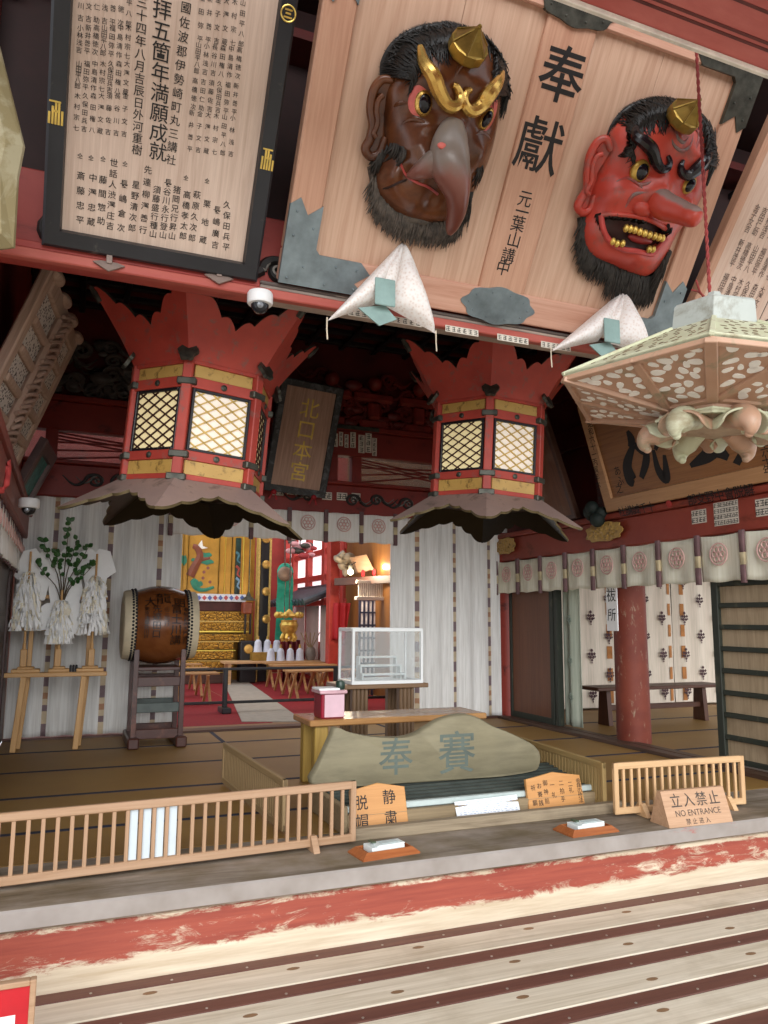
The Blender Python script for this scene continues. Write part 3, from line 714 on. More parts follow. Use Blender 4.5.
def hair(head,arc,cx,cy,gap,fall,n=170,seed=3):
    """a combed cap of hair from the forehead line to the outline, with loose locks on top"""
    random.seed(seed); A=catmull(arc,n,False); jobs=[]; mb=MB(); G=10
    def pos(x,y,g,up=0,sd=0):
        X=x+(cx-x)*g; Y=y+(cy-y)*g*.9; q=head.on(X,Y,0) if g>.02 else head.L(X,Y,.02)
        if g<=.02: q.z=.02+g*.2
        q.z=max(.0,q.z)+(.028*sin(PI*max(0,min(1,(g+.07)/.5))) if g>-.05 else 0)+up+.004*sin(sd*23.)
        return q
    gm=[]
    for x,y in A:
        m=.42
        while m>.06 and gap(x+(cx-x)*m,y+(cy-y)*m*.9): m-=.03
        gm.append(m)
    gm=[sum(gm[max(0,i-5):i+6])/len(gm[max(0,i-5):i+6]) for i in range(n)]
    mb.grid(lambda u,v:pos(*A[min(n-1,int(round(u*(n-1))))],-.07+(gm[min(n-1,int(round(u*(n-1))))]+.07)*v,0,int(round(u*(n-1)))*.27),n-1,G)
    cap=mb.build('hair',HAIRB,head.root,True,angle=180)
    jb=[]
    for i,(x,y) in enumerate(A):
        for k in range(7):
            i2=max(0,min(n-1,i+int(random.gauss(0,2)))); j=random.random()*.5; g0=gm[i]*(1-j); g1=g0*.55; g2=g0*.15; g3=-.05-.05*random.random()
            dn=fall(x,y); P=[pos(*A[i],g0,.004),pos(*A[i],g1,.009),pos(*A[i2],g2,.009)]
            e=pos(*A[i2],g3,.0); 
            if dn>.5: e=P[2]+V((random.gauss(.0,.012),-random.uniform(.05,.13),-.02))
            e.z=max(.01,e.z); jb.append([tuple(p) for p in P]+[tuple(e)])
    b2=MB()
    for pts in jb: b2.tube(catmull(pts,8,False),[.005*(1-.85*(i/7)**2) for i in range(8)],4,0,False,1.5)
    for i in range(0,n):
        if random.random()<.75:
            g=gm[i]; x,y=A[i]; P0=pos(x,y,g*.75,.006); P1=pos(x,y,g*.98,.006); L_=random.uniform(.03,.085); P2=P1+V((random.gauss(0,.01),-L_*.5,.004)); P3=P1+V((random.gauss(0,.016),-L_,-.004))
            for Q in (P2,P3): Q.z=max(Q.z,head.zs(Q.x,Q.y)+.004)
            b2.tube(catmull([tuple(P0),tuple(P1),tuple(P2),tuple(P3)],8,False),[.006*(1-.85*(i_/7)**2) for i_ in range(8)],4,0,False,1.5)
    for k in range(260):
        i=random.randrange(n); x,y=A[i]; g0=gm[i]*random.uniform(.1,.9); P0=pos(x,y,g0,.012); P1=pos(*A[max(0,min(n-1,i+random.randint(-5,5)))],g0*.5,.02); P2=pos(*A[max(0,min(n-1,i+random.randint(-7,7)))],-.05,.012)+V((random.gauss(0,.012),random.gauss(-.01,.012),0))
        b2.tube(catmull([tuple(P0),tuple(P1),tuple(P2)],8,False),[.005*(1-.8*(i_/7)**2) for i_ in range(8)],4,0,False,1.5)
    b2.build('hair_locks',HAIRB,head.root,True,angle=180)
hair(hb,[(112,250),(118,185),(165,105),(250,50),(340,30),(420,28),(540,75),(612,150),(645,240),(658,340)],400,300,lambda x,y:400<x<590 and y>100,lambda x,y:.95 if x>600 or x<140 else (.15 if y<90 else .6))
jobs=beard(hb,[(60,700),(75,770),(120,830),(180,870),(250,895),(330,908),(400,900),(445,880)],120,.125,.02,rows=6)
strands('beard',rb,HAIRG,jobs,.006,[([hb.on(x,y,-.012) for x,y in ((55,650),(75,760),(120,825),(180,865),(260,892),(340,905),(440,882))],.03)])
jobs=beard(hb,[(70,600),(105,572),(150,562),(195,590)],40,.1,.02,.05,rows=9)
strands('cheek_tuft',rb,HAIRD,jobs,.008)
for cv_ in ([(530,660),(545,650)],[(485,780),(500,770)],[(455,860),(490,820)]): strands('side_hair',rb,HAIRD,beard(hb,cv_,14,.12,.02,.0,rows=4),.005)
RIDGE=worn('ridge_red_grey','9a3a34','7d6a64',.5,8,.4)
loft(hb,[(400,600,.27,.06,.06),(340,632,.262,.068,.058),(285,662,.238,.054,.048),(240,684,.205,.032,.03),(212,692,.18,.012,.012)],bpy.data.materials['beak_grey_to_brown'],'beak_base')
# ---- long nosed red mask
q=loc_of(m2,648,190,0); rr_=thing('long_nosed_mask','bright red carved mask with a very long nose and an open mouth of gold teeth','mask',mat=sub(m2,q.x,q.y,.0))
bpy.context.view_layer.update()
pr=lambda x,y:(x/4.553+570,y/4.553+85)
SKR=worn('red_lacquer_skin','b83f32','8d5850',.6,5,.34,c3='c44c3c',soft=.07); MOUTH=plain('dark_mouth','3a1512',.5)
hr=Head(rr_,pr,[(300,110),(420,72),(540,105),(620,180),(648,290),(625,420),(595,520),(550,600),(480,690),(440,770),(405,830),(345,876),(260,852),(180,818),(100,782),(60,725),(55,640),(75,570),(95,480),(140,380),(170,280),(210,180)],.19,
 [(190,500,.17,.06,.05),(330,260,.18,.05,.03),(575,330,.15,.04,.03),(510,240,.2,.04,.03),(325,395,.18,.04,-.03),(540,455,.15,.035,-.03),(420,470,.22,.05,.06),(330,500,.2,.05,.05),(300,800,.19,.075,.07),(350,640,.2,.05,.03),(120,690,.12,.05,.02),(540,540,.16,.035,.03)],
 mouth=[(142,592),(200,590),(300,600),(380,625),(432,655),(436,700),(400,735),(370,765),(300,752),(230,742),(175,700),(150,650)],cen=(340,480))
hr.skin([SKR,MOUTH])
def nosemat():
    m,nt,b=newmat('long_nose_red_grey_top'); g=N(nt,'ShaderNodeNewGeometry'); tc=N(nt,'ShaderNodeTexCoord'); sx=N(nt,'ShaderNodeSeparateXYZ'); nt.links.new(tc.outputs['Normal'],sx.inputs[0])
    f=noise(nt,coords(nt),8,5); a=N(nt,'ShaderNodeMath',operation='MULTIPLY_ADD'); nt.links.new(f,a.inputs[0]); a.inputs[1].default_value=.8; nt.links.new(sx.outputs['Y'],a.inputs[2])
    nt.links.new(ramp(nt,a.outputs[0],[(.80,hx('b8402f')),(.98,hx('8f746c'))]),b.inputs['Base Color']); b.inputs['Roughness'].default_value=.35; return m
loft(hr,[(385,500,.17,.06,.06),(400,530,.22,.075,.078),(440,556,.28,.075,.076),(485,572,.34,.066,.068),(525,588,.395,.06,.062),(560,600,.445,.057,.058),(582,608,.475,.044,.045),(592,612,.488,.014,.015)],nosemat(),'nose')
b=MB(); b.ball(hr.on(330,560,-.012),.06,0,16,10,(1.15,.8,.8)); b.build('nostril_wing',SKR,rr_,True)
for nm,pts,r_ in (('upper_lip',[(142,592),(200,588),(300,598),(380,622),(434,655)],.014),('lower_lip',[(142,592),(150,650),(175,702),(232,745),(300,757),(372,770),(405,738),(438,700)],.017)):
    P=[tuple(hr.on(x,y,.0)) for x,y in pts]; b=MB(); b.tube(catmull(P,28,False),r_,9); b.build(nm,plain('lip_'+nm,'b4413c',.4) if nm=='lower_lip' else SKR,rr_,True)
b=MB(); b.ball(hr.on(320,700,-.03),.06,0,14,8,(1.5,.5,.5)); b.build('tongue',plain('tongue_red','8f2a28',.4),rr_,True)
for pts,sz in ((((255,652),(275,655),(296,660),(318,668),(340,675),(362,682),(384,688),(404,694),(420,698)),.02),(((195,712),(215,722),(240,722),(360,748),(378,748)),.019)):
    for i,(x,y) in enumerate(pts):
        p=hr.on(x,y,.018); b=MB(); b.ball(p,sz*1.15,0,10,7,(.78,1.05,.8)); b.build('tooth',GOLD,rr_,True)
eye(hr,322,395,.06,.068,.004,-.2,False,plain('eye_yellow_gold','c9a34e',.3,.5)); eye(hr,540,457,.044,.062,.004,-.5,False,bpy.data.materials['eye_yellow_gold'])
for pts in (((300,185,.03),(300,230,.045),(340,262,.05),(375,300,.05),(392,350,.04),(415,382,.035),(445,378,.03),(455,350,.025),(446,322,.02)),((640,300,.03),(615,340,.04),(575,385,.045),(540,410,.04),(512,402,.035),(505,370,.03),(515,345,.02))):
    P=[tuple(hr.on(x,y,w-.015)) for x,y,w in pts]; K=28; b=MB(); b.tube(catmull(P,K,False),[(.018+.02*sin(min(1,i/9)*PI/2))*(1-.7*max(0,(i-9)/18)) for i in range(K)],10); b.build('eyebrow',plain('eyebrow_black_lacquer','1b1519',.2,bmp=0),rr_,True)
b=MB()
for arc in (((455,200),(470,270),(510,300),(545,275),(562,220)),((480,190),(490,240),(515,262),(540,235)),((560,190),(585,230),(575,290)),((285,440),(330,455),(370,440)),((210,440),(270,425),(330,470)),((250,560),(290,500),(360,490))):
    b=MB(); b.tube(catmull([tuple(hr.on(x,y,-.003)) for x,y in arc],14,False),[.003+.008*sin(PI*i/13) for i in range(14)],8); b.build('face_ridge',RIDGE,rr_,True)
ear(hr,[(185,300,.07),(165,248,.06),(125,260,.05),(92,320,.045),(80,400,.045),(78,470,.045),(50,520,.045),(36,555,.045),(60,580,.045),(95,560,.05),(112,500,.06)],.026,SKR,(125,400,.035))
cap_on(hr,518,145,.185,(.0,.7,.71),.1,.115,.1)
hair(hr,[(188,330),(192,230),(232,150),(300,95),(400,68),(500,85),(590,140),(640,220),(652,300),(652,370)],420,300,lambda x,y:450<x<610 and y>125,lambda x,y:.95 if x>615 or x<235 else (.1 if y<110 else .5),seed=8)
jobs=beard(hr,[(50,600),(50,680),(65,735),(110,785),(180,822)],70,.13,.02,rows=6)+beard(hr,[(180,822),(260,856),(330,876),(380,862),(420,810),(445,760)],70,.19,.02,lean=.012,rows=6)
strands('beard',rr_,HAIRD,jobs,.006,[([hr.on(x,y,-.014) for x,y in ((50,600),(55,700),(100,780),(180,818),(260,852),(345,874),(410,830),(445,760))],.028)])
strands('moustache',rr_,HAIRB,beard(hr,[(440,640),(455,650)],12,.07,.01,.03,rows=4),.005)
strands('moustache',rr_,HAIRB,beard(hr,[(180,592),(230,592),(300,605),(350,620)],40,.03,.01,.01,rows=3),.005)
# ================================================================== LANTERNS
LATB=plain('lattice_dark_brown','3a1d16',.5)
def hexpt(r,k,q):
    """point on a hexagon edge between corners k and k+1, q in 0..1"""
    a=V((cos(k*PI/3),sin(k*PI/3),0))*r; b=V((cos((k+1)*PI/3),sin((k+1)*PI/3),0))*r; return a.lerp(b,q)
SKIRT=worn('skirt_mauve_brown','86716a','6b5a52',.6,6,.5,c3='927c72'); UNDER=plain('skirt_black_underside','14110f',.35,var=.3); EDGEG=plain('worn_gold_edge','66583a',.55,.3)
PAPERW=plain('lantern_paper_warm','f3e2b0',.7,var=.03,bmp=0,emit=.22,emc='ffe6a8'); PAPERP=plain('lantern_paper_pale','f4e9dc',.7,var=.03,bmp=0,emit=.12,emc='fff0e0')
GOLDB=worn('gold_band','c4a05a','7c6030',.6,16,.4,c3='b48f4c')
def ext(q,mid,scn,pw=1.5):
    d=abs(2*q-1); return mid+(1-mid)*d**pw+scn*(abs(sin(d*PI*3))-.35*(1-d))*(1 if d<.93 else (1-d)/.07)
def flare(mb,R,z0,dr,dz,mid,scn,th,curve=1.0,m=(0,1,2)):
    NQ=66; NT=7
    for k in range(6):
        top=[];bot=[]
        for j in range(NT+1):
            for i in range(NQ+1):
                q=i/NQ; e=ext(q,mid,scn); t=e*j/NT; p=hexpt(R*(1+dr*t),k,q); z=z0+dz*t**curve
                top.append((p.x,p.y,z)); nrm=V((p.x,p.y,0)).normalized()*(abs(dz)/(abs(dz)+R*dr)); bot.append((p.x-nrm.x*th*(1 if dz<0 else 1),p.y-nrm.y*th,z-th*.8 if dz<0 else z+th*.5))
        w=NQ+1; o=len(mb.v); n=len(top)
        fs=[];ms=[]
        for j in range(NT):
            for i in range(NQ):
                a=[j*w+i,j*w+i+1,(j+1)*w+i+1,(j+1)*w+i]
                fs.append(a if dz>0 else a[::-1]); ms.append(m[0])
                fs.append([x+n for x in (a[::-1] if dz>0 else a)]); ms.append(m[1])
        for i in range(NQ): a=NT*w+i; fs.append([a,a+1,a+1+n,a+n]); ms.append(m[2])
        mb.add(top+bot,fs,ms)
def lantern(name,label,center,ang,tilt,zb):
    # center: axis point at the height of the body foot
    R=.485; Hb=.76
    mx=M.Translation(center)@M.Rotation(rad(tilt),4,CF)@M.Rotation(rad(ang),4,'Z')
    t=thing(name,label,'lantern',mat=mx,group=None)
    b=MB()
    for k in range(6):
        c=V((cos(k*PI/3),sin(k*PI/3),0))
        T=M.Rotation(k*PI/3,4,'Z'); b.box((R-.05,-.032,0),(R+.0,.032,Hb),0,.006,T)
        for z0,z1,ins in ((0,.035,0),(.125,.185,.004),(.585,.655,.004),(.735,Hb,0)):
            p=hexpt(R-.012-ins,k,.06);q=hexpt(R-.012-ins,k,.94); b.bar((p.x,p.y,(z0+z1)/2),(q.x,q.y,(z0+z1)/2),z1-z0,.03,0,up=(-(q-p).y,(q-p).x,0))
    b.build('body_frame',RED_LAN,t)
    for k in range(6):
        for z0,z1 in ((.035,.125),(.655,.735)):
            b=MB(); p=hexpt(R-.02,k,.09);q=hexpt(R-.02,k,.91); b.bar((p.x,p.y,(z0+z1)/2),(q.x,q.y,(z0+z1)/2),z1-z0,.016,0,up=(-(q-p).y,(q-p).x,0)); b.build('gilt_panel',GOLDB,t)
        # window
        p=hexpt(R-.022,k,.085);q=hexpt(R-.022,k,.915); d=(q-p); W=d.length; d/=W; nrm=V((d.y,-d.x,0))
        T=M(((d.x,0,nrm.x,p.x),(d.y,0,nrm.y,p.y),(0,1,0,.185),(0,0,0,1))); Hh=.40
        b=MB(); fw=.018
        for lo,hi in (((0,0),(fw,Hh)),((W-fw,0),(W,Hh)),((fw,0),(W-fw,fw)),((fw,Hh-fw),(W-fw,Hh))): b.box((*lo,-.008),(*hi,.014),0,.003,T)
        wn=b.build('window_frame',BLACK,t)
        b=MB(); b.add([(fw*.5,fw*.5,-.006),(W-fw*.5,fw*.5,-.006),(W-fw*.5,Hh-fw*.5,-.006),(fw*.5,Hh-fw*.5,-.006)],[[0,1,2,3]],0,T); b.build('paper_pane',PAPERW if k%2==1 else PAPERP,wn)
        b=MB(); nl=9; sl=.62
        for s_ in (-1,1):
            for i in range(-4,nl+5):
                y0=i*Hh/6.0; pts=[]
                # clip line y = y0 + s*sl*x to the pane
                x0,x1=fw,W-fw; ya=lambda x:y0+s_*sl*x
                xs=[x0,x1]; 
                for yy in (fw,Hh-fw): xs.append((yy-y0)/(s_*sl))
                xs=sorted(x for x in xs if x0-1e-6<=x<=x1+1e-6 and fw-1e-6<=ya(x)<=Hh-fw+1e-6)
                if len(xs)>=2 and xs[-1]-xs[0]>.01: b.bar(T@V((xs[0],ya(xs[0]),0)),T@V((xs[-1],ya(xs[-1]),0)),.0085,.008,0,up=nrm,b=0)
        b.build('lattice',GOLDP if k%2==0 else LATB,wn)
        # bronze fittings at the corner posts
        b=MB(); T=M.Rotation(k*PI/3,4,'Z')
        for z in (.155,.62,.012): b=MB(); b.box((R-.052,-.06,z-.022),(R+.006,.06,z+.022),0,.006,T); b.build('corner_clasp',BRONZE,t)
        b=MB(); P=[(.06*cos(a)*(1+.12*cos(6*a)),.075*sin(a)*(1+.1*cos(6*a))) for a in [2*PI*i/30 for i in range(30)]]
        b.prism(P,-.012,.012,0,M.Translation((cos(k*PI/3)*(R+.028),sin(k*PI/3)*(R+.028),.80))@M.Rotation(k*PI/3+PI/2,4,'Z')@M.Rotation(rad(62),4,'X')); b.build('leaf_fitting',BRONZE,t)
        b=MB(); p=hexpt(R+.004,k,.5)
        for z in (.155,.62):
            b=MB(); b.lathe([(.02,0),(.02,.006),(.008,.012)],12,0,M.Translation((p.x,p.y,z))@M.Rotation((k+.5)*PI/3,4,'Z')@M.Rotation(PI/2,4,'Y')); b.build('rail_stud',BRONZE,t)
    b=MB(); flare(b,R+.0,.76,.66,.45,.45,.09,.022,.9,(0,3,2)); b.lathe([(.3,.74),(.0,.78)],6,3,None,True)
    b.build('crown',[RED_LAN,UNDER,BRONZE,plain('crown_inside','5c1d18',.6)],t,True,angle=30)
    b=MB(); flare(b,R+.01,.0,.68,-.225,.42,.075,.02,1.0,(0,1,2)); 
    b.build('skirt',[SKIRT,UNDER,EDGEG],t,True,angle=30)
    for k in range(6):
        c=V((cos(k*PI/3),sin(k*PI/3),0)); b=MB(); b.tube([c*R*1.52+V((0,0,.76+.45*.80**.9)),c*R*1.60+V((0,0,.76+.45*.92**.9)),c*R*1.675+V((0,0,.765+.45))],[.022,.026,.012],8); b.build('crown_tip_cap',BRONZE,t,True)
    b=MB(); b.lathe([(R-.03,-.01),(R-.03,.0),(.0,.004)],6,0); b.build('floor_plate',UNDER,t)
    b=MB(); b.tube([(0,0,.78),(0,0,1.2),(0,0,4.46-zb-.03)],.014,8); b.tube([(.05*cos(a*PI/8),0,.82+.05*sin(a*PI/8)) for a in range(17)],.008,6); b.build('hanging_rod',BLACK,t)
    return t
lantern('hexagonal_lantern','red hexagonal hanging lantern with flared crown, beside the gold-lettered plaque',V((.745,5.2,2.045)),-112,4,2.045)
lantern('hexagonal_lantern','red hexagonal hanging lantern with flared crown, under the long-nosed mask',V((3.08,5.36,2.135)),-119,3,2.135)
# ---- pale openwork lantern, nearer, hung on a red rope
LGREY=worn('pale_grey_green_metal','a6aca6','8f8f84',.58,4,.45,c3='b3b8b2'); LPINK=worn('pinkish_brass','b08a70','9a8a70',.58,6,.42,c3='bd9880'); LGREEN=worn('pale_green_patina','bdbf9f','a59c80',.6,5,.5,c3='c6c8ac')
WHITEM=plain('openwork_light_white','f0eee6',.6,var=.05)  # white leaves stand in for light coming through the openwork holes
PC=V((2.83,2.74,0)); ang=-136.5
mxp=M.Translation(PC+V((0,0,2.0)))@M.Rotation(rad(3.5),4,CF)@M.Rotation(rad(ang),4,'Z')
tl=thing('openwork_lantern','pale metal hexagonal lantern with white leaf openwork, hanging on the red rope','lantern',mat=mxp)
def Z(z): return z-1.91+(ZD if z<2.2 else 0)
ZD=-.10
RE,RB,RN=.755,.235,.215; ZE=2.205
b=MB(); b.lathe([(RN,Z(2.50)),(RN,Z(2.515)),(RN*.96,Z(2.62)),(RN*.9,Z(2.635)),(.05,Z(2.67)),(.03,Z(2.72))],6,0); b.build('neck',LGREY,tl)
def openleaves(par,T,inside,n,bbx,seed,gap=.04,sz=(.016,.027),zz=(.0,.003)):
    random.seed(seed); pts=[]; b=MB(); tries=0
    while len(pts)<n and tries<5000:
        tries+=1; x=random.uniform(bbx[0],bbx[1]); y=random.uniform(bbx[2],bbx[3])
        if inside(x,y) and all((x-a)**2+(y-c)**2>gap**2 for a,c in pts): pts.append((x,y))
    for x,y in pts:
        a=random.uniform(0,2*PI); L_=random.uniform(*sz); W_=L_*random.uniform(.5,.75)
        P=[(x+(L_*(1+.3*cos(t))*cos(t))*cos(a)-(W_*sin(t))*sin(a),y+(L_*(1+.3*cos(t))*cos(t))*sin(a)+(W_*sin(t))*cos(a)) for t in [2*PI*i/10 for i in range(10)]]
        b.prism(P,zz[0],zz[1],0,T)
    par.v+= b.v if False else []; o_=len(par.v); par.v+=b.v; par.f+=[[i+o_ for i in f] for f in b.f]; par.m+=[1]*len(b.f)
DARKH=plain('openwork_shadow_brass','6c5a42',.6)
for k in range(6):
    # sloping roof panel above
    n0,n1=hexpt(RN,k,0),hexpt(RN,k,1); e0,e1=hexpt(RE,k,0),hexpt(RE,k,1)
    o=(n0+n1)/2; o.z=Z(2.505); lo=(e0+e1)/2; lo.z=Z(ZE+.015); u=(e1-e0).normalized(); T=frame_mat(lo,u,o-lo); Hh=(o-lo).length; wb=(e1-e0).length/2; wt=(n1-n0).length/2
    b=MB(); b.prism([(-wb,0),(wb,0),(wt,Hh),(-wt,Hh)],-.008,.004,0,T); b.bar(T@V((-wb,0,.006)),T@V((-wt,Hh,.006)),.024,.018,0,up=T.to_3x3()@V((0,0,1))); b.bar(T@V((-wb,.01,.002)),T@V((wb,.01,.002)),.02,.02,0,up=T.to_3x3()@V((0,0,1)))
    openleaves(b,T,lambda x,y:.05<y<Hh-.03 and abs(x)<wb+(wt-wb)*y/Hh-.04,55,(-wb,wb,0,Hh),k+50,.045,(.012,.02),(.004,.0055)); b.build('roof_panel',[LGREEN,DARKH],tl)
    # flat soffit seen from below
    b0,b1=hexpt(RB,k,0),hexpt(RB,k,1); o=(b0+b1)/2; o.z=Z(ZE)+ZD; lo=(e0+e1)/2; lo.z=Z(ZE); u=(e0-e1).normalized(); T=frame_mat(lo,u,o-lo); Hs=(o-lo).length; wt2=(b1-b0).length/2
    b=MB(); b.prism([(-wb,0),(wb,0),(wt2,Hs),(-wt2,Hs)],-.012,.0,0,T)
    upz=T.to_3x3()@V((0,0,1))
    b.bar(T@V((-wb,0,.006)),T@V((-wt2,Hs,.006)),.05,.024,0,up=upz); b.bar(T@V((-wb,.014,.004)),T@V((wb,.014,.004)),.03,.02,0,up=upz); b.bar(T@V((-.02,.0,.004)),T@V((wt2*.95,Hs,.004)),.04,.02,0,up=upz); b.bar(T@V((-wt2,Hs-.01,.004)),T@V((wt2,Hs-.01,.004)),.03,.02,0,up=upz)
    openleaves(b,T,lambda x,y:.05<y<Hs-.05 and abs(x)<wb+(wt2-wb)*y/Hs-.06 and abs(x-(-.02+(wt2*.95+.02)*y/Hs))>.045,46,(-wb,wb,0,Hs),k+20,.052,(.022,.036)); b.build('soffit_panel',[LPINK,WHITEM],tl)
b=MB(); b.lathe([(RB*.97,Z(2.165)),(RB,Z(2.17)),(RB,Z(ZE)+ZD),(RB*.9,Z(ZE+.004)+ZD)],6,0); b.build('lower_band',LPINK,tl)
b=MB(); flare(b,.255,Z(2.172),.16,-.03,.6,.03,.012,1.0,(0,0,0)); b.lathe([(.22,Z(2.14)),(.27,Z(2.15)),(.275,Z(2.165)),(.24,Z(2.172))],6,0); b.build('flange',LGREEN,tl,True,angle=30)
b=MB(); b.lathe([(.0,Z(2.10)),(.17,Z(2.12)),(.24,Z(2.145))],6,0); b.build('underside',plain('pale_underside','a8937c',.5),tl)
for k in range(6):
    a=(k+.5)*PI/3; c=V((cos(a),sin(a),0)); s_=V((-sin(a),cos(a),0)); b=MB(); LM=LGREEN if k%2 else LPINK
    P=[c*.12+V((0,0,Z(2.135))),c*.18+V((0,0,Z(2.138))),c*.24+V((0,0,Z(2.13))),c*.29+V((0,0,Z(2.105))),c*.31+V((0,0,Z(2.078))),c*.312+V((0,0,Z(2.055))),c*.30+V((0,0,Z(2.038)))]
    b.tube(catmull([tuple(p) for p in P],24,False),[.032+.03*sin(min(1,i/9)*PI/2)-.043*max(0,(i-10)/13) for i in range(24)],14); b.ball(P[-1],.021,0,10,7)
    foot=b.build('beast_foot',LM,tl,True)
    for sg_ in (-1,1):
        b=MB(); b.grid(lambda u,v,sg_=sg_:c*(.19+.12*u-.03*v)+s_*sg_*(.035+.075*sin(v*PI/2))+V((0,0,Z(2.145)-.09*v**1.6*(.6+.4*sin(u*PI))+.012*sin(u*PI))),10,10); b.build('ear_flap',LGREEN if LM is LPINK else LPINK,foot,True,solid=.01)
        b=MB(); b.ball(c*.285+s_*sg_*.046+V((0,0,Z(2.112))),.01,0,8,6); b.build('eye',BRONZE,foot,True)
# red rope that carries it
p0=V((PC.x,PC.y,2.77)); b=MB()
for s_ in (0,1):
    pts=[]
    for i in range(110):
        z=2.772+i*.0145; a=i*1.1+s_*PI; pts.append((PC.x+.0045*cos(a),PC.y+.0045*sin(a),z))
    b.tube([V(p)+V((.035,0,0)) for p in pts],.0055,6)
b.tube([(PC.x,PC.y,2.78),(PC.x-.05,PC.y-.02,2.80),(PC.x-.08,PC.y-.03,2.85)],.005,6); b.tube([(PC.x,PC.y,2.79),(PC.x-.04,PC.y,2.81),(PC.x-.10,PC.y-.02,2.80)],.005,6)
o=b.build('red_rope',plain('red_twisted_cord','8a302c',.7,var=.15),None,True,origin=p0); tag(o,'twisted red rope hanging in front of the long-nosed mask down to the pale lantern','rope')
# ================================================================== CUSHIONS UNDER THE MASK BOARD
BROC=None
def brocade():
    m,nt,b=newmat('white_brocade'); v=coords(nt,(1,1,1)); vo=N(nt,'ShaderNodeTexVoronoi'); vo.inputs['Scale'].default_value=60; nt.links.new(v,vo.inputs['Vector'])
    c=ramp(nt,vo.outputs['Distance'],[(.15,hx('dccfc6')),(.4,hx('ebe2dc')),(.7,hx('efeae6'))]); nt.links.new(c,b.inputs['Base Color']); b.inputs['Roughness'].default_value=.5
    bump(nt,b,noise(nt,v,14,4),.5,.01); return m
BROC=brocade(); TEAL=plain('blue_grey_paper','86a19c',.6,var=.08)
def cushion(apex,left,right,inner,label,Yp):
    A=at(*apex,Y=Yp); Lp=at(*left,Y=Yp-.02); Rp=at(*right,Y=Yp-.02); ctr=(A+Lp+Rp)/3
    t=thing('brocade_cushion',label,'cushion',loc=(A.x,Yp+.02,min(Lp.z,Rp.z)))
    off=t.location.copy()
    def puff(P0,P1,P2,name,K=22,th=.11):
        b=MB(); ix={}; vs=[]; fs=[]
        for s_ in (1,-1):
            for i in range(K+1):
                for j in range(K+1-i):
                    a,c=i/K,j/K; d=1-a-c; p=P0*d+P1*a+P2*c; hgt=th*(27*a*c*d)**.42*(1+.10*sin(a*19+c*9)*(d)) if a*c*d>0 else 0
                    ix[(s_,i,j)]=len(vs); vs.append(p-off+V((0,-s_*hgt*(1 if s_>0 else .35),.0)))
            for i in range(K):
                for j in range(K-i):
                    t_=[ix[(s_,i,j)],ix[(s_,i+1,j)],ix[(s_,i,j+1)]]; fs.append(t_ if s_>0 else t_[::-1])
                    if i+j<K-1: t_=[ix[(s_,i+1,j)],ix[(s_,i+1,j+1)],ix[(s_,i,j+1)]]; fs.append(t_ if s_>0 else t_[::-1])
        b.add(vs,fs); return b.build(name,BROC,t,True,angle=150)
    Ic=at(*inner,Y=Yp-.02); d=V((.07,0,0)); Av=A+V((0,0,.01))
    puff(Av,Lp,Ic-d*.2+V((0,0,-.03)),'cushion_half'); puff(Av+V((-.0,-.01,0)),Ic+d*.8+V((0,0,-.03)),Rp,'cushion_half'); puff(Av+V((0,-.02,-.0)),Ic-d+V((0,0,-.0)),Ic+d*1.2,'cushion_middle',16,.09)
    c=Ic.copy(); c.y=Yp-.13; e=c-off; b=MB()
    b.box(e+V((-.055,-.006,-.075)),e+V((.06,.006,.075)),0,.004); b.build('paper_square',TEAL,t)
    b=MB(); e2=e+V((-.01,.05,-.1)); b.prism([(-.12,.01),(0,-.07),(.1,-.02),(.03,.05)],-.004,.004,0,M.Translation(e2)@M.Rotation(PI/2,4,'X')); b.build('paper_fold',TEAL,t)
    for p in (Lp,Rp):
        b=MB(); b.tube([p-off+V((0,.0,.02)),p-off+V((0,0,-.045)),p-off+V((.004,0,-.10))],.004,6); b.build('tie_cord',plain('cream_cord','cdbfa8',.7),t)
cushion((402,243),(327,321),(436,334),(377,300),'white brocade cushion with blue-grey paper square, below the bird-faced mask',3.70)
cushion((621,293),(551,351),(650,355),(600,337),'white brocade cushion with blue-grey paper square, touching the pale openwork lantern',3.70)
# ================================================================== CAMERAS
def camera_dome(px,py,Y,label,sz=.07,hang=True):
    p=at(px,py,Y=Y); t=thing('security_camera',label,'camera',loc=p)
    b=MB(); b.lathe([(.0,sz*.75),(sz*.92,sz*.75),(sz,sz*.6),(sz,-sz*.1),(sz*.92,-sz*.22),(sz*.7,-sz*.26)],28,0); b.build('housing',plain('white_plastic','e9e9e9',.35,var=.01,bmp=0),t,True)
    b=MB(); b.grid(lambda u,v:V((sz*.7*cos(2*PI*u)*sin(v*PI/2),sz*.7*sin(2*PI*u)*sin(v*PI/2),-sz*.24-sz*.72*cos(v*PI/2))),24,10,0,None,True); b.build('dome',plain('smoked_dome','24262a',.08,var=.02,bmp=0),t,True)
    b=MB(); b.lathe([(sz*.22,0),(sz*.24,.01),(.0,.02)],16,0,M.Translation((-.01,-sz*.66,-sz*.5))@M.Rotation(rad(115),4,'X')); b.build('lens',plain('lens_grey','8f949a',.2,.4),t,True)
    return t
camera_dome(260,302,3.84,'white dome security camera under the front beam, right of the black framed board',.068)
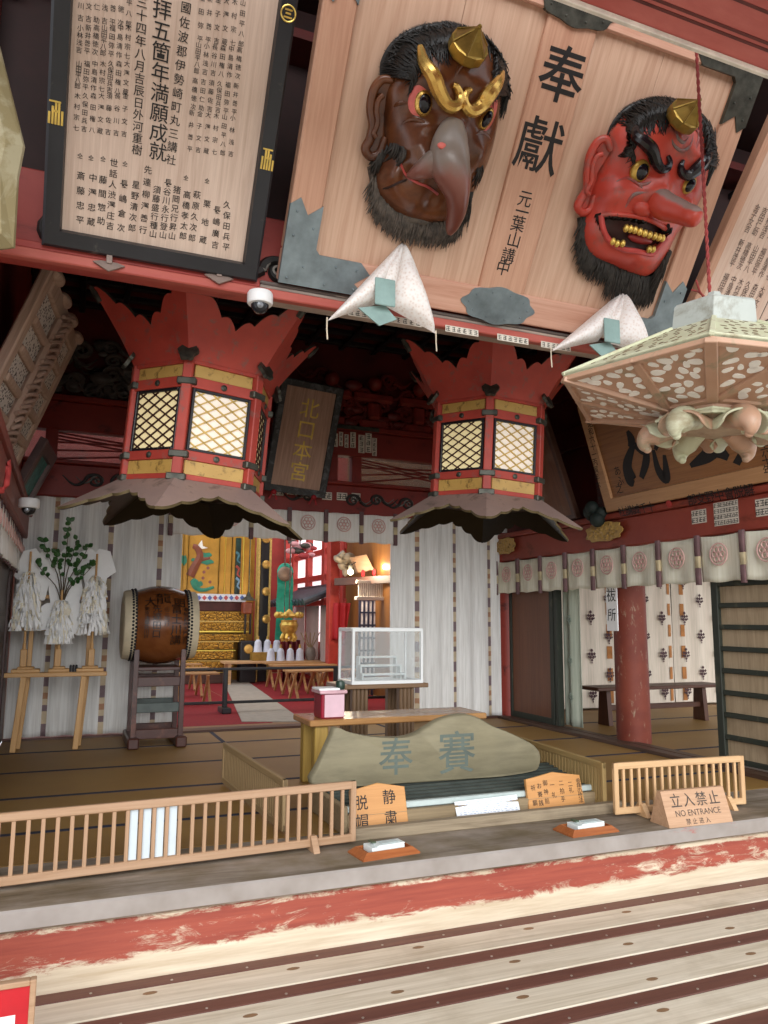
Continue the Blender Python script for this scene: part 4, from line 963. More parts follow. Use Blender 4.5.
# ================================================================== PAPER STICKERS
STK=plain('sticker_paper','d6cec0',.75,var=.06,bmp=0); STI=plain('sticker_ink','221d1b',.7,bmp=0)
def sticker(p,u,v,w,h,label,group,strokes=3,seed=0):
    """thin pasted paper slip; dark brush marks fill it"""
    random.seed(seed); Mx=frame_mat(p,u,v); b=MB(); b.box((-w/2,-h/2,0),(w/2,h/2,.0015),0,0)
    n=max(2,int(max(w,h)/min(w,h)+.5)); lng=h>=w; R_=max(1,int(min(w,h)/.05)) if min(w,h)>.1 else 1
    n*=R_
    for i,r2 in [(i,r2) for i in range(n) for r2 in range(R_)]:
        f=(i+.5)/n-.5; f2=(r2+.5)/R_-.5; cx,cy=(f2*w,-f*h) if lng else (f*w,f2*h); s=min(w,h)*.8/R_
        for j in range(3):
            yy=cy-s*.36+j*s*.36; b.box((cx-s*.4*random.uniform(.6,1),yy-s*.055,.0014),(cx+s*.4*random.uniform(.6,1),yy+s*.055,.0022),1,0)
        xx=cx+random.uniform(-.2,.2)*s; b.box((xx-s*.06,cy-s*.42,.0014),(xx+s*.06,cy+s*.42,.0022),1,0)
        if random.random()<.6: b.box((cx-s*.38,cy-s*.4,.0014),(cx-s*.27,cy+.1*s,.0022),1,0)
    o=b.build('paper_sticker',[STK,STI]); o.matrix_world=Mx; tag(o,label,'sticker',group); return o
for i,(px,py,w,lb) in enumerate(((364,321,.19,'nearest the cushion under the bird-faced mask'),(405,328,.21,'second from the left on the fascia'),(462,337,.22,'third from the left on the fascia'),(513,344.5,.22,'fourth from the left on the fascia'),(556,351,.22,'touching the tip of the right cushion'))):
    p=at(px,py,Y=FY-.001); p.z=2.897; p.y=FY-.001; sticker(p,(1,0,0),(0,0,1),w,.04,'white horizontal paper sticker with black characters, '+lb,'paper stickers along the front fascia',seed=i)
BX=BY-.002
for i,(px,py,w,h) in enumerate(((335,440,.07,.16),(341,439,.05,.17),(346.5,441,.05,.16),(353,440,.07,.19),(361.5,444,.08,.22),(368.5,443,.08,.24),(374.5,447,.06,.22),(278,491.5,.13,.09),(292,489,.12,.13),(309,494.5,.13,.08),(327,496,.12,.09),(342,496.5,.13,.09),(356,497,.11,.09))):
    lb=['leftmost upright slip right of the gold-lettered plaque','second upright slip right of the gold-lettered plaque','third upright slip right of the gold-lettered plaque','fourth upright slip right of the gold-lettered plaque','wide tall slip in the upper cluster of three','middle slip in the upper cluster of three','narrow right slip in the upper cluster of three','leftmost slip of the row below the gold-lettered plaque','tall slip second in the row below the gold-lettered plaque','third slip in the row below the gold-lettered plaque','fourth slip in the row below the gold-lettered plaque','fifth slip in the row below the gold-lettered plaque','rightmost slip in the row below the gold-lettered plaque'][i]
    p=at(px,py,Y=BX); sticker(p,(1,0,0),(0,0,1),w,h,'white paper sticker, '+lb,'paper stickers on the back beams',seed=i+9)
for i,(px,py,w,h,lb) in enumerate(((699,516.5,.17,.12,'small slip left of the dark printed one on the right beam'),(726,513,.26,.2,'dark densely printed sheet on the right beam under the calligraphy plaque'),(765,507,.18,.14,'pale slip at the right edge on the right beam'))):
    p=at(px,py,X=XR-.063); sticker(p,(0,-1,0),(0,0,1),w,h,'white paper sticker, '+lb,'paper stickers on the right beam',seed=i+40)
# ================================================================== PLAQUES INSIDE THE HALL
def slab(name,label,mx,W,H,fw,fmat,pmat,th=.07,pz=-.02,bev=.008):
    t=thing(name,label,'plaque',mat=mx)
    b=MB(); b.box((fw*.6,fw*.6,-th),(W-fw*.6,H-fw*.6,pz),0,.002); b.build('panel',pmat,t)
    b=MB(); mitred(b,W,H,fw,-th-.01,.0); b.build('frame',fmat,t)
    bpy.context.view_layer.update(); return t
def lean_mx(p,u,a):
    """board standing on p, long edge along u, its top leaning out by angle a"""
    u=V(u).normalized(); out=u.cross(V((0,0,1))).normalized(); v=V((0,0,1))*cos(a)+out*sin(a); return frame_mat(p,u,v)
# gold lettered plaque (hangs on the back beam)
gp0=at(263,490,Y=8.15); mxg=lean_mx(gp0,(1,0,0),rad(17)); mxg=mxg@M.Rotation(rad(-4),4,'Z')
tg=slab('lettered_plaque','weathered brown plaque with gold characters in a dark frame, between the red lanterns',mxg,.72,1.25,.075,worn('plaque_dark_frame','2c2d2e','565a5c',.55,9,.5),wood('plaque_brown_figured','9a7663','c9a48e',1,.8,.55,dist=4))
b=MB()
for i,ch in enumerate('北口本宮'): put(b,ch,.37,.96-.235*i,.2,z=-.018,off=.004)
b.build('gold_lettering',plain('gold_lettering','e2c25c',.4,.2),tg)
for x in (.12,.58):
    b=MB(); T=M.Translation((x,-.015,.01)); b.ball((x,.0,.012),.03,0); b.prism([(x-.055,-.08),(x-.01,.0),(x-.03,-.085)],0,.02,0); b.prism([(x+.055,-.08),(x+.01,.0),(x+.03,-.085)],0,.02,0); b.build('red_rosette',plain('red_cloth','a3222a',.7),tg,True)
# calligraphy plaque on the right lintel
cp=at(606,514,X=XR-.13); mxc=lean_mx(V((XR-.13,cp.y,2.285)),(0,-1,0),rad(17))
bpy.context.view_layer.update()
WC,HC=2.35,1.12
tc_=slab('calligraphy_plaque','broad brown plaque with thick black brush strokes, leaning above the valance on the right wall',mxc,WC,HC,.13,wood('plaque_tan_frame','a87a50','c99a6c',0,1,.5),wood('plaque_brown_board','7a4e2c','a4703f',0,.9,.5,dist=3),.08,-.03)
b=MB()
def stroke(pts,rs): 
    P=[loc_of(mxc,x,y,-.024) for x,y in pts]; c=catmull([(p.x,p.y) for p in P],26,False); r=catmull([(x,) for x in rs],26,False)
    L=[];R=[]
    for i,p in enumerate(c):
        q=c[min(i+1,25)];o=c[max(i-1,0)]; d=V((q[0]-o[0],q[1]-o[1])).normalized(); w=r[i][0]; L.append((p[0]-d.y*w,p[1]+d.x*w,-.0275)); R.append((p[0]+d.y*w,p[1]-d.x*w,-.0275))
    b.add(L+R,[[i,i+1,27+i,26+i] for i in range(25)])
stroke([(627,431),(631,440),(629,447)],[.02,.05,.02]); stroke([(633,445),(627,465),(631,480),(634,483)],[.03,.06,.075,.02]); stroke([(645,440),(646,460),(641,478)],[.02,.045,.03]); stroke([(634,445),(644,450),(650,441)],[.03,.05,.02])
stroke([(650,420),(660,416),(662,428),(655,450)],[.03,.05,.05,.02]); stroke([(653,450),(658,470),(666,478),(664,455)],[.02,.04,.05,.02]); stroke([(690,466),(705,457),(715,450),(728,458)],[.02,.06,.07,.03]); stroke([(735,458),(741,463)],[.05,.03])
for ch,x,y in (('あ',617,471),('ふ',620,481),('之',619,489)): q=loc_of(mxc,x,y,-.024); put(b,ch,q.x,q.y,.09,z=-.0275,off=.003)
b.build('brush_calligraphy',INK,tc_)
b=MB(); q0=loc_of(mxc,590,424,.0); q1=loc_of(mxc,601,507,.0); s_='昭和六十一丙寅年六月吉日'
for i,ch in enumerate(s_): f=i/(len(s_)-1); put(b,ch,q0.x+(q1.x-q0.x)*f,q0.y+(q1.y-q0.y)*f,.07,z=.0008,off=.005)
b.build('frame_lettering',INK,tc_); b=MB(); q0=loc_of(mxc,622,512,.0); q1=loc_of(mxc,749,490,.0); s_='社講誠千十    部支野中會脱解'
for i,ch in enumerate(s_):
    f=i/(len(s_)-1)
    if ch!=' ': put(b,ch,q0.x+(q1.x-q0.x)*f,q0.y+(q1.y-q0.y)*f,.095,z=.0008,off=.006)
b.build('frame_lettering',INK,tc_); b=MB(); q0=loc_of(mxc,763,432,.0); q1=loc_of(mxc,768,470,.0)
for i,ch in enumerate('在位六十年'): f=i/4; put(b,ch,q0.x+(q1.x-q0.x)*f,q0.y+(q1.y-q0.y)*f,.08,z=.0008,off=.006)
b.build('frame_lettering',INK,tc_)
q=loc_of(mxc,669,504,.0); b=MB(); b.lathe([(.035,.0),(.035,.001)],16,0,M.Translation((q.x,q.y,0))); b.build('red_seal',plain('seal_red','b0302c',.6),tc_)
# plain brown board next to it, farther along the wall
mxd=lean_mx(V((XR-.12,7.75,2.285)),(0,-1,0),rad(20)); slab('plain_plaque','unlettered dark brown board leaning between the second red lantern and the calligraphy plaque',mxd,.95,1.35,.05,WOOD_DK,wood('plain_board','5a3420','80502f',1,.8,.5,c3='8d7460'),.06,-.01)
# gold cloud plates on the right beam
def cloudplate(px,py,w,h,label):
    p=at(px,py,X=XR-.10); Mx=frame_mat(p,(0,-1,0),(0,0,1)); P=[(w*.5*(1+.07*cos(9*a))*(abs(cos(a))**.7*(1 if cos(a)>0 else -1)),h*.5*(1+.06*cos(9*a))*(abs(sin(a))**.7*(1 if sin(a)>0 else -1))) for a in [2*PI*k/54 for k in range(54)]]
    b=MB(); b.prism(P,0,.012,0); 
    for k in range(26): a=k*2.4; r=.42*math.sqrt(k/26); b.ball((w*r*cos(a),h*r*sin(a),.012),.022,0,8,5,(1.2,.8,.4))
    o=b.build('gilt_plate',GOLDB,None,True); o.matrix_world=Mx; tag(o,label,'fitting')
cloudplate(604,532,.56,.19,'cloud-edged gilt plate on the right beam under the corner of the calligraphy plaque'); cloudplate(506,546,.42,.2,'gilt plate on the right beam where it meets the back curtain')
# dark lumpy bundle beside the plaque foot
p=at(592,520,X=XR-.16); b=MB(); random.seed(4)
for i in range(9): b.ball(p+V((random.uniform(-.02,.05),random.uniform(-.12,.12),random.uniform(-.05,.14))),random.uniform(.04,.08),0,10,7)
o=b.build('dark_bundle',plain('dark_green_cloth','1f2a26',.7),None,True,origin=p); tag(o,'small dark green bundle at the far foot of the calligraphy plaque','bundle')
# carved lattice board leaning from the left wall
def wallboard(name,label,A,B,a,Ln,build):
    u=(B-A); W=u.length; v=V((sin(a),0,cos(a)))
    p=A-v*Ln; mx=frame_mat(p,u,v); t=thing(name,label,'plaque',mat=mx); bpy.context.view_layer.update(); build(t,W,Ln,mx); return t
A=at(60,275,Y=5.05); B=at(83,350,Y=6.4); B.z=A.z
CARVW=wood('carved_weathered_wood','9b7f6c','cbb09c',1,1,.65,c3='b4968a'); PWHITE=plain('pierced_white_ground','cfc8bf',.7,var=.3,scale=60)
def pierced():
    m,nt,b=newmat('pierced_lattice'); v=coords(nt,(1,1,1)); ch=N(nt,'ShaderNodeTexVoronoi'); ch.inputs['Scale'].default_value=42; nt.links.new(v,ch.inputs['Vector'])
    nt.links.new(ramp(nt,ch.outputs['Distance'],[(.3,hx('4a3f38')),(.42,hx('d9d2c9'))]),b.inputs['Base Color']); b.inputs['Roughness'].default_value=.7; return m
PIER=pierced()
def carvedboard(t,W,H,mx):
    b=MB(); b.box((.05,.05,-.07),(W-.05,H-.05,-.05),0,0); b.build('pierced_panel',PIER,t)
    for x in (0,W-.11): b=MB(); b.box((x,0,-.10),(x+.11,H,-.03),0,.012); b.build('frame_stile',CARVW,t)
    for y in (0,H-.12): b=MB(); b.box((.11,y,-.10),(W-.11,y+.12,-.02),0,.012); b.build('frame_rail',CARVW,t)
    b=MB(); random.seed(6)
    b.box((W*.40,.1,-.05),(W*.58,H-.1,.0),0,.03)
    for i in range(26): 
        y=.1+(H-.2)*i/25; b.tube(catmull([(W*.42+.03*sin(i*1.7),y,.0),(W*.49+.03*cos(i),y+.05,.03),(W*.56+.02*sin(i*2.1),y-.02,.0)],8,False),.016,6)
    b.build('carved_bar',[worn('carved_bar_wood','a98876','a8564a',.68,9,.6,c3='b59a8a')],t,True)
    for i in range(1,6):
        for x0,x1 in ((.11,W*.40),(W*.58,W-.11)):
            b=MB(); y=.12+(H-.24)*i/6; b.box((x0,y-.03,-.06),(x1,y+.03,-.015),0,.012); b.build('crossbar',CARVW,t)
    for i in range(4):
        b=MB(); b.ball((W*.1+W*.27*i,H+.0,-.03),.07,0,12,8,(1.6,.6,.7)); b.build('edge_carving',CARVW,t,True)
wallboard('carved_board','big weathered carved board with pierced lattice panels, leaning out from the left wall',A,B,rad(20),1.45,carvedboard)
A=at(48,440,Y=7.0); B=at(57,463,Y=7.75); B.z=A.z
def tealboard(t,W,H,mx):
    b=MB(); b.box((.05,.05,-.05),(W-.05,H-.05,-.02),0,0); b.build('panel',plain('teal_panel','1e6a62',.45,var=.35,scale=20),t)
    b=MB(); mitred(b,W,H,.11,-.06,.01); b.build('frame',plain('mauve_brown_frame','5c4340',.5),t)
wallboard('teal_plaque','small teal plaque in a mauve brown frame behind the carved board',A,B,rad(24),.72,tealboard)
tp=[o for o in COL.objects if o.name.startswith('teal_plaque')][0]
for x in (.1,.55):
    b=MB(); b.ball((x,.0,.02),.035,0); b.prism([(x-.06,-.09),(x-.01,.0),(x-.03,-.095)],0.01,.03,0); b.prism([(x+.06,-.09),(x+.01,.0),(x+.03,-.095)],0.01,.03,0); b.build('red_rosette',bpy.data.materials['red_cloth'],tp,True)
camera_dome(29,506,6.4,'white dome security camera on the left wall beam below the teal plaque',.075)
# coral cloth at the left edge
p=at(4,480,Y=5.2); b=MB()
b.grid(lambda u,v:p+V((-.12+.14*u,.04*sin(u*9)+.03*sin(v*5),  .04-.16*v+.07*u+.02*sin(u*14))),22,10); o=b.build('coral_cloth',plain('coral_cloth','d0504e',.7),None,True,origin=p,solid=.03); tag(o,'coral red cloth knot at the left edge below the carved board','cloth')
# olive framed board at the left edge
q=at(18,142,Y=3.2); mxo=frame_mat(V((q.x,q.y,q.z)),(1,-.35,0),(-.05,-.3,1)); b=MB()
P=[(0,0),(-.08,.38),(-.7,.5),(-.7,-.5),(-.06,-.4),(-.03,-.12)]
to=thing('olive_board','olive brown edged board poking in at the left edge beside the black framed board','plaque',mat=mxo)
b.prism(P,-.07,0,0,None,.05); b.build('edge_frame',worn('olive_wood','8a7d58','a39a7c',.5,5,.6),to)
b=MB(); b.prism([(-.09,-.08),(-.12,.25),(-.6,.36),(-.6,-.36),(-.1,-.34)],-.005,.006,0); b.build('pale_panel',plain('pale_panel','cfcabd',.7),to)
# ================================================================== CURTAINS
def curtain_mat(name,c1,c2):
    m,nt,b=newmat(name); v=coords(nt,(22,22,1.2)); f=noise(nt,v,2.2,3,.5)
    nt.links.new(ramp(nt,f,[(.3,hx(c1)),(.7,hx(c2))]),b.inputs['Base Color']); b.inputs['Roughness'].default_value=.85; return m
CUR=curtain_mat('curtain_grey_white','d9d8d4','f1f1ee'); BANDP=plain('band_mauve','7d6a6e',.85,var=.1); BANDC=plain('band_cream','c9b79a',.85,var=.08); BANDO=plain('band_motif','a97f62',.85)
def curtain(label,x0,x1,z0,z1,y,bands,wave=.022):
    b=MB(); W=x1-x0; nx=int(W/.025); nz=40
    def fn(u,v):
        x=x0+u*W; z=z0+(z1-z0)*v; a=x*2*PI/.235; return V((x,y+wave*sin(a+.8*sin(x*3))*(.6+.4*(1-v))+.008*sin(x*31),z))
    def mf(i,j):
        xc=x0+(i+.5)/nx*W
        for q in bands:
            if abs(xc-q)<.026:
                k=(j+int(q*7))%8; return 1 if k in(0,1,4) else (3 if k==6 else 2)
        return 0
    b.grid(fn,nx,nz,0,None,False,mf); o=b.build('curtain',[CUR,BANDP,BANDC,BANDO],None,True,origin=(x0+W/2,y,z0),angle=180,solid=.008); tag(o,label,'curtain'); return o
curtain('grey white curtain with patterned vertical bands behind the drum and streamers',XL+.006,1.12,.03,2.44,YB-.06,[-.13,.40,.90])
curtain('grey white curtain with patterned vertical bands to the right of the altar opening',3.57,5.2,.03,2.44,YB-.06,[3.93,4.43,4.92])
CREST=plain('crest_pink','d8b0a8',.85,var=.08)
VALM=curtain_mat('valance_white','e6e2da','f4f2ee'); VALY=curtain_mat('valance_cream','dedbc4','f0eedd'); TIE=plain('valance_tie_mauve','6d5355',.85); TIEC=plain('valance_tie_cream','bdae8c',.85)
def crest(b,c,u,v,w,r,m):
    def P(x,y): return c+u*x+v*y+w*.012
    for rr,n,x0 in ((r,24,0),): b.tube([P(rr*cos(2*PI*k/n),rr*sin(2*PI*k/n)) for k in range(n+1)],r*.05,5,m)
    for k in range(6): a=k*PI/3; b.tube([P(.5*r*cos(a)+.26*r*cos(2*PI*j/10),.5*r*sin(a)+.26*r*sin(2*PI*j/10)) for j in range(11)],r*.045,5,m)
    b.tube([P(.2*r*cos(2*PI*j/10),.2*r*sin(2*PI*j/10)) for j in range(11)],r*.045,5,m)
def valance(label,p,u,L,z1,z0,n,mats,seed=0,wv=.02,tk=.03):
    u=V(u); w=u.cross(V((0,0,1))); b=MB(); W=L/n; random.seed(seed)
    for i in range(n):
        ph=random.uniform(0,6)
        def fn(a,c,i=i): 
            x=i*W+W*(.035+.93*a); sag=.012*sin(a*PI); return p+u*x+w*(wv*sin(a*PI*3+ph)*(.25+c)*.7)+V((0,0,z1-(z1-z0)*c-sag*(1-c)+.006*sin(a*9+i)*c))
        b.grid(fn,16,8,0)
        crest(b,p+u*(i*W+W*.5)+V((0,0,z1-(z1-z0)*.42))+w*(wv*.8),u,V((0,0,1)),w,min(W,.5)*.19,1)
    for i in range(n+1):
        x=i*W; T=frame_mat(p+u*x+V((0,0,z1)),u,(0,0,1)); h=(z1-z0)
        b.box((-.022,-h*.42,.0),(.022,.015,tk),2,.003,T); b.box((-.022,-h*.68,.0),(.022,-h*.42,tk-.002),3,.003,T); b.box((-.022,-h*1.05,.0),(.022,-h*.68,tk),2,.003,T)
    o=b.build('valance',mats,None,True,origin=p+u*L/2+V((0,0,z0)),angle=60,solid=.004); tag(o,label,'valance'); return o
valance('white pleated valance with pink round crests over the altar opening',V((.98,YB-.12,0)),(1,0,0),2.62,2.44,2.09,6,[VALM,CREST,TIE,TIEC],2,.014)
valance('cream valance with pink round crests along the red beam of the right wall',V((XR-.09,8.5,0)),(0,-1,0),4.35,1.925,1.53,9,[VALY,CREST,TIE,TIEC],3,.016)
valance('white valance with dark ties on the left wall, above the dark door',V((XL+.05,5.0,0)),(0,1,0),3.35,1.98,1.62,14,[VALM,CREST,TIE,TIE],4,.03,.012)
# ---- right wall: sliding door, green leaf, lattice door
t=thing('sliding_door','brown panelled sliding door left of the pale curtain leaf in the right wall','door',loc=(XR+.03,7.93,.03))
b=MB(); b.box((-.012,-.40,.06),(.012,.42,1.86),0,.003); b.build('panel',wood('door_brown','5b3522','7a4a30',2,.8,.45),t)
FRG=worn('dark_green_frame','2c3128','50503f',.62,9,.6,stretch=(1,1,.3))
for y in (-.47,.42): b=MB(); b.box((-.03,y,0),(.03,y+.07,1.9),0,.006); b.build('stile',FRG,t)
for z in (0,1.83): b=MB(); b.box((-.025,-.40,z),(.025,.42,z+.07),0,.006); b.build('rail',FRG,t)
b=MB(); b.box((XR-.0,7.38,.03),(XR+.08,7.44,1.92),0,.006); st(b.build('trim_19',FRG))
MOT=plain('motif_dark_plum','4a3338',.85); ORB=plain('orange_brown_dash','a9713f',.85); CLO=curtain_mat('cream_dotted_cloth','c9bfae','dccfc0')
def motif(b,c,u,v,w,s,m):
    for dx,dy,r in ((0,.9,.3),(0,.3,.34),(-.5,.35,.28),(.5,.35,.28),(-.28,-.2,.3),(.28,-.2,.3),(0,-.65,.26),(-.62,-.1,.2),(.62,-.1,.2),(0,-1.05,.16)):
        P=[c+u*(s*(dx+r*.95*x))+v*(s*(dy+r*y))+w*.006 for x,y in ((1,0),(.3,.75),(0,1),(-.3,.75),(-1,0),(-.3,-.75),(0,-1),(.3,-.75))]; b.add(P,[list(range(8))],m)
# plain pale leaf beside the door
b=MB(); b.grid(lambda u,v:V((XR+.12+.02*sin(u*9),7.42-.30*u,.04+1.88*v)),16,20); 
for z in (.35,.75,1.2,1.6): motif(b,V((XR+.095,7.27,z)),V((0,-1,0)),V((0,0,1)),V((-1,0,0)),.05,1)
o=b.build('pale_curtain',[curtain_mat('pale_green_cloth','aeb8a6','c8cfbe'),plain('pale_motif','93a093',.85)],None,True,origin=(XR+.12,7.27,.04),angle=180,solid=.006); tag(o,'narrow pale green curtain between the brown sliding door and the patterned curtains','curtain')
# patterned curtains at the back of the side room
def motcurtain(x0,x1,label,dash,seed):
    b=MB(); W=x1-x0; y=8.78
    fy=lambda x:y+.02*sin(x*2*PI/.31)
    b.grid(lambda u,v:V((x0+W*u,fy(x0+W*u)+.006*sin(v*5+u*9),.03+2.42*v)),int(W/.04),16)
    for k,x in enumerate(dash):
        for j in range(12):
            z=.08+j*.30
            if z<2.3: b.add([V((x+dx,fy(x+dx)-.012,z+dz)) for dx,dz in ((-.035,0),(.035,0),(.035,.17),(-.035,.17))],[[0,1,2,3]],1)
    random.seed(seed); c=0; x=x0+.17
    while x<x1-.08:
        for j in range(5):
            z=.2+j*.52+(c%2)*.26
            if z<2.3: motif(b,V((x,fy(x)-.02,z)),V((1,0,0)),V((0,0,1)),V((0,-1,0)),.085,2)
        x+=.30; c+=1
    o=b.build('patterned_curtain',[CLO,ORB,MOT],None,True,origin=(x0+W/2,y,.03),angle=180,solid=0); tag(o,label,'curtain')
motcurtain(5.9,7.12,'cream curtain with plum leaf motifs and orange dashes, left of the red pillar',[6.02,6.42,6.98],1)
motcurtain(7.14,8.12,'cream curtain with plum leaf motifs and orange dashes, directly right of the red pillar',[7.55,8.05],2)
motcurtain(8.14,9.3,'cream curtain with plum leaf motifs and orange dashes, beside the dark lattice door',[8.28,8.95],3)
# bench
c=at(628,722,Z=0); c=V((6.6,7.5,0)); t=thing('bench','low dark red-brown wooden bench behind the red pillar','bench',loc=c)
b=MB(); b.box((-.95,-.18,.40),(.95,.18,.44),0,.008); b.build('seat',WOOD_DK,t)
for x in (-.72,.72):
    b=MB(); sgn=1 if x>0 else -1
    b.prism([(-.10,0),(.10,0),(.07,.40),(-.07,.40)],-.03,.03,0,M.Translation((x+sgn*.0,0,0))@M.Rotation(PI/2,4,'Z')@M.Rotation(PI/2,4,'X')); b.build('leg',WOOD_DKV,t)
b=MB(); b.box((-.72,-.03,.16),(.72,.03,.22),0,.005); b.build('stretcher',WOOD_DK,t)
# hanging paper sign on the pillar
p=at(612,607,X=XR-.02); Mx=frame_mat(p,(0,-1,0),(0,0,1)); b=MB(); b.box((-.085,-.24,-.006),(.085,.24,.006),0,.002)
put(b,'祓',0,.12,.13,m=1,z=.0075,off=.004); put(b,'所',0,-.08,.12,m=1,z=.0075,off=.004)
o=b.build('paper_sign',[WHITE,INK]); o.matrix_world=Mx; tag(o,'narrow white hanging sign with brushed characters beside the red pillar','sign')
# dark lattice door
t=thing('lattice_door','dark green lattice door with pale boards, at the right edge','door',loc=(XR+.05,4.3,.02))
b=MB(); b.box((.0,-.6,.05),(.015,.74,1.9),0,.0); b.build('board_panel',wood('pale_door_boards','8f7a5e','bba688',2,1.2,.6,c3='7a664c'),t)
for y in (-.7,.74): b=MB(); b.box((-.035,y,0),(.03,y+.075,1.93),0,.006); b.build('stile',FRG,t)
for k in range(11): b=MB(); z=.02+k*.182; b.box((-.03,-.63,z),(.0,.74,z+.042),0,.005); b.build('crossbar',FRG,t)
# ================================================================== DRUM AND STAND
DC=V((.855,7.9,1.13))
t=thing('drum','large barrel drum with brushed characters on its brown body, lying on the slatted stand','drum',loc=DC)
DRB=worn('drum_lacquer_brown','6a3a1c','85502a',.5,3,.18,c3='5a2f18',soft=.2)
TX=M.Scale(.93,4,(1,0,0))@M.Rotation(PI/2,4,'Y')
b=MB(); b.lathe([(.315,-.305),(.345,-.2),(.372,-.1),(.38,0),(.372,.1),(.345,.2),(.315,.305)],56,0,TX); b.build('body',DRB,t,True)
for s_ in (-1,1):
    b=MB(); b.lathe([(.0,s_*.372),(.29,s_*.372),(.318,s_*.366),(.326,s_*.352),(.330,s_*.315),(.334,s_*.30),(.338,s_*.255)],56,0,TX,False); sk=b.build('drum_skin',plain('rawhide','cdbfa2',.6,var=.06),t,True,solid=.004)
    for row in (0,1):
        b=MB()
        for k in range(64):
            a=2*PI*(k+.5*row)/64; x=.93*s_*(.288-.03*row); r=.337+.004*row; b.ball((x,r*cos(a),r*sin(a)),.0125,0,7,5)
        b.build('tack_row',BLACK,sk,True)
b=MB()
def drumtext(ch,x,ang,size,off=.004):
    vs,fs=glyph(ch,off); out=[]
    for gx,gy in vs:
        X=x+gx*size; a=ang+gy*size/.38; r=.3815-.52*X*X
        out.append((X,-r*cos(a),r*sin(a)))
    b.add(out,fs)
for i,ch in enumerate('大明'): drumtext(ch,-.12+.27*i,.62,.1)
drumtext('龍',.0,.72,.13)
for col,(x,s_,sz) in enumerate(((.21,'奉納武州大門講社',.045),(.12,'富士川講',.095),(.03,'山三同行',.045),(-.06,'先達田口',.075),(-.15,'東京浅草花川戸',.042))):
    for i,ch in enumerate(s_): drumtext(ch,x,.42-i*sz*1.08/.38,sz)
b.build('brushed_characters',plain('drum_ink','1c100b',.35,bmp=0),t)
STW=worn('stand_dark_red_wood','4b2a22','6b4032',.6,6,.4)
t=thing('drum_stand','dark slatted wooden stand under the large drum','stand',loc=(.855,7.9,0))
for x in (-.215,.215):
    for y in (-.22,.22):
        b=MB(); T=M.Translation((x*1.06,y,0)); 
        P=[(-.035,.1),(.035,.1),(.03,.78),(.012,.90),(-.03,.90),(-.032,.78)]; 
        b.prism([(q[0]*(1 if y<0 else -1),q[1]) for q in (P if y<0 else P[::-1])],-.022,.022,0,M.Translation((x,y-.0 if y<0 else y,0))@M.Rotation(PI/2,4,'Z')@M.Rotation(PI/2,4,'X'),.006); b.build('post',STW,t)
    b=MB(); b.box((x-.05,-.34,0),(x+.05,.34,.1),0,.012); b.build('foot',STW,t)
for z,m_ in ((.60,STW),(.36,plain('grey_green_board','4c5652',.5)),(.12,STW)):
    b=MB(); b.box((-.195,-.235,z-.045),(.195,-.21,z+.045),0,.006); b.build('rail',m_,t); 
    b=MB(); b.box((-.195,.21,z-.045),(.195,.235,z+.045),0,.006); b.build('rail',m_,t)
b=MB(); b.box((-.2,-.2,.70),(.2,.2,.735),0,.006); b.build('cradle',STW,t)
# ================================================================== STREAMER STAND
OFY=7.8; OX=-.05
t=thing('offering_stand','tall pale wooden rack holding paper streamer wands at the left of the drum','stand',loc=(OX,OFY,0))
WP=wood('hinoki','b98a52','d7ab72',0,1.2,.5); WPV=wood('hinoki_upright','b98a52','d7ab72',2,1.2,.5)
b=MB(); b.box((-.44,-.02,.655),(.44,.05,.695),0,.005); b.build('front_rail',WP,t)
b=MB(); b.box((-.42,.05,.65),(.42,.22,.68),0,.005); b.build('shelf',WP,t)
for x0,x1 in ((-.27,-.32),(.24,.20)):
    b=MB(); b.bar((x1,.0,0),(x0,.0,.655),.05,.045,0,up=(0,1,0),b=.005); b.build('leg',WPV,t); b=MB(); b.bar((x1+.03,.20,0),(x0+.03,.18,.655),.045,.045,0,up=(0,1,0),b=.005); b.build('leg',WPV,t)
for x in (-.24,-.01,.27): b=MB(); b.box((x-.02,.19,.68),(x+.02,.23,1.80),0,.005); b.build('upright',WPV,t)
for z,h in ((1.07,.04),(1.37,.035)): b=MB(); b.box((-.40,.15,z),(.42,.19,z+h),0,.005); b.build('rack_bar',WP,t)
for x,w in ((-.26,.12),(.02,.09),(.29,.12)):
    b=MB(); b.box((x-w,-.01,.695),(x+w,.15,.725),0,.006); b.box((x-w*.6,.0,.725),(x+w*.6,.13,.745),0,.006); b.build('socket_block',WP,t)
for x in (.12,.145,.17): b=MB(); b.lathe([(.011,.695),(.011,.75),(.006,.76)],12,0,M.Translation((x,.03,0))); b.build('peg',BLACK,t)
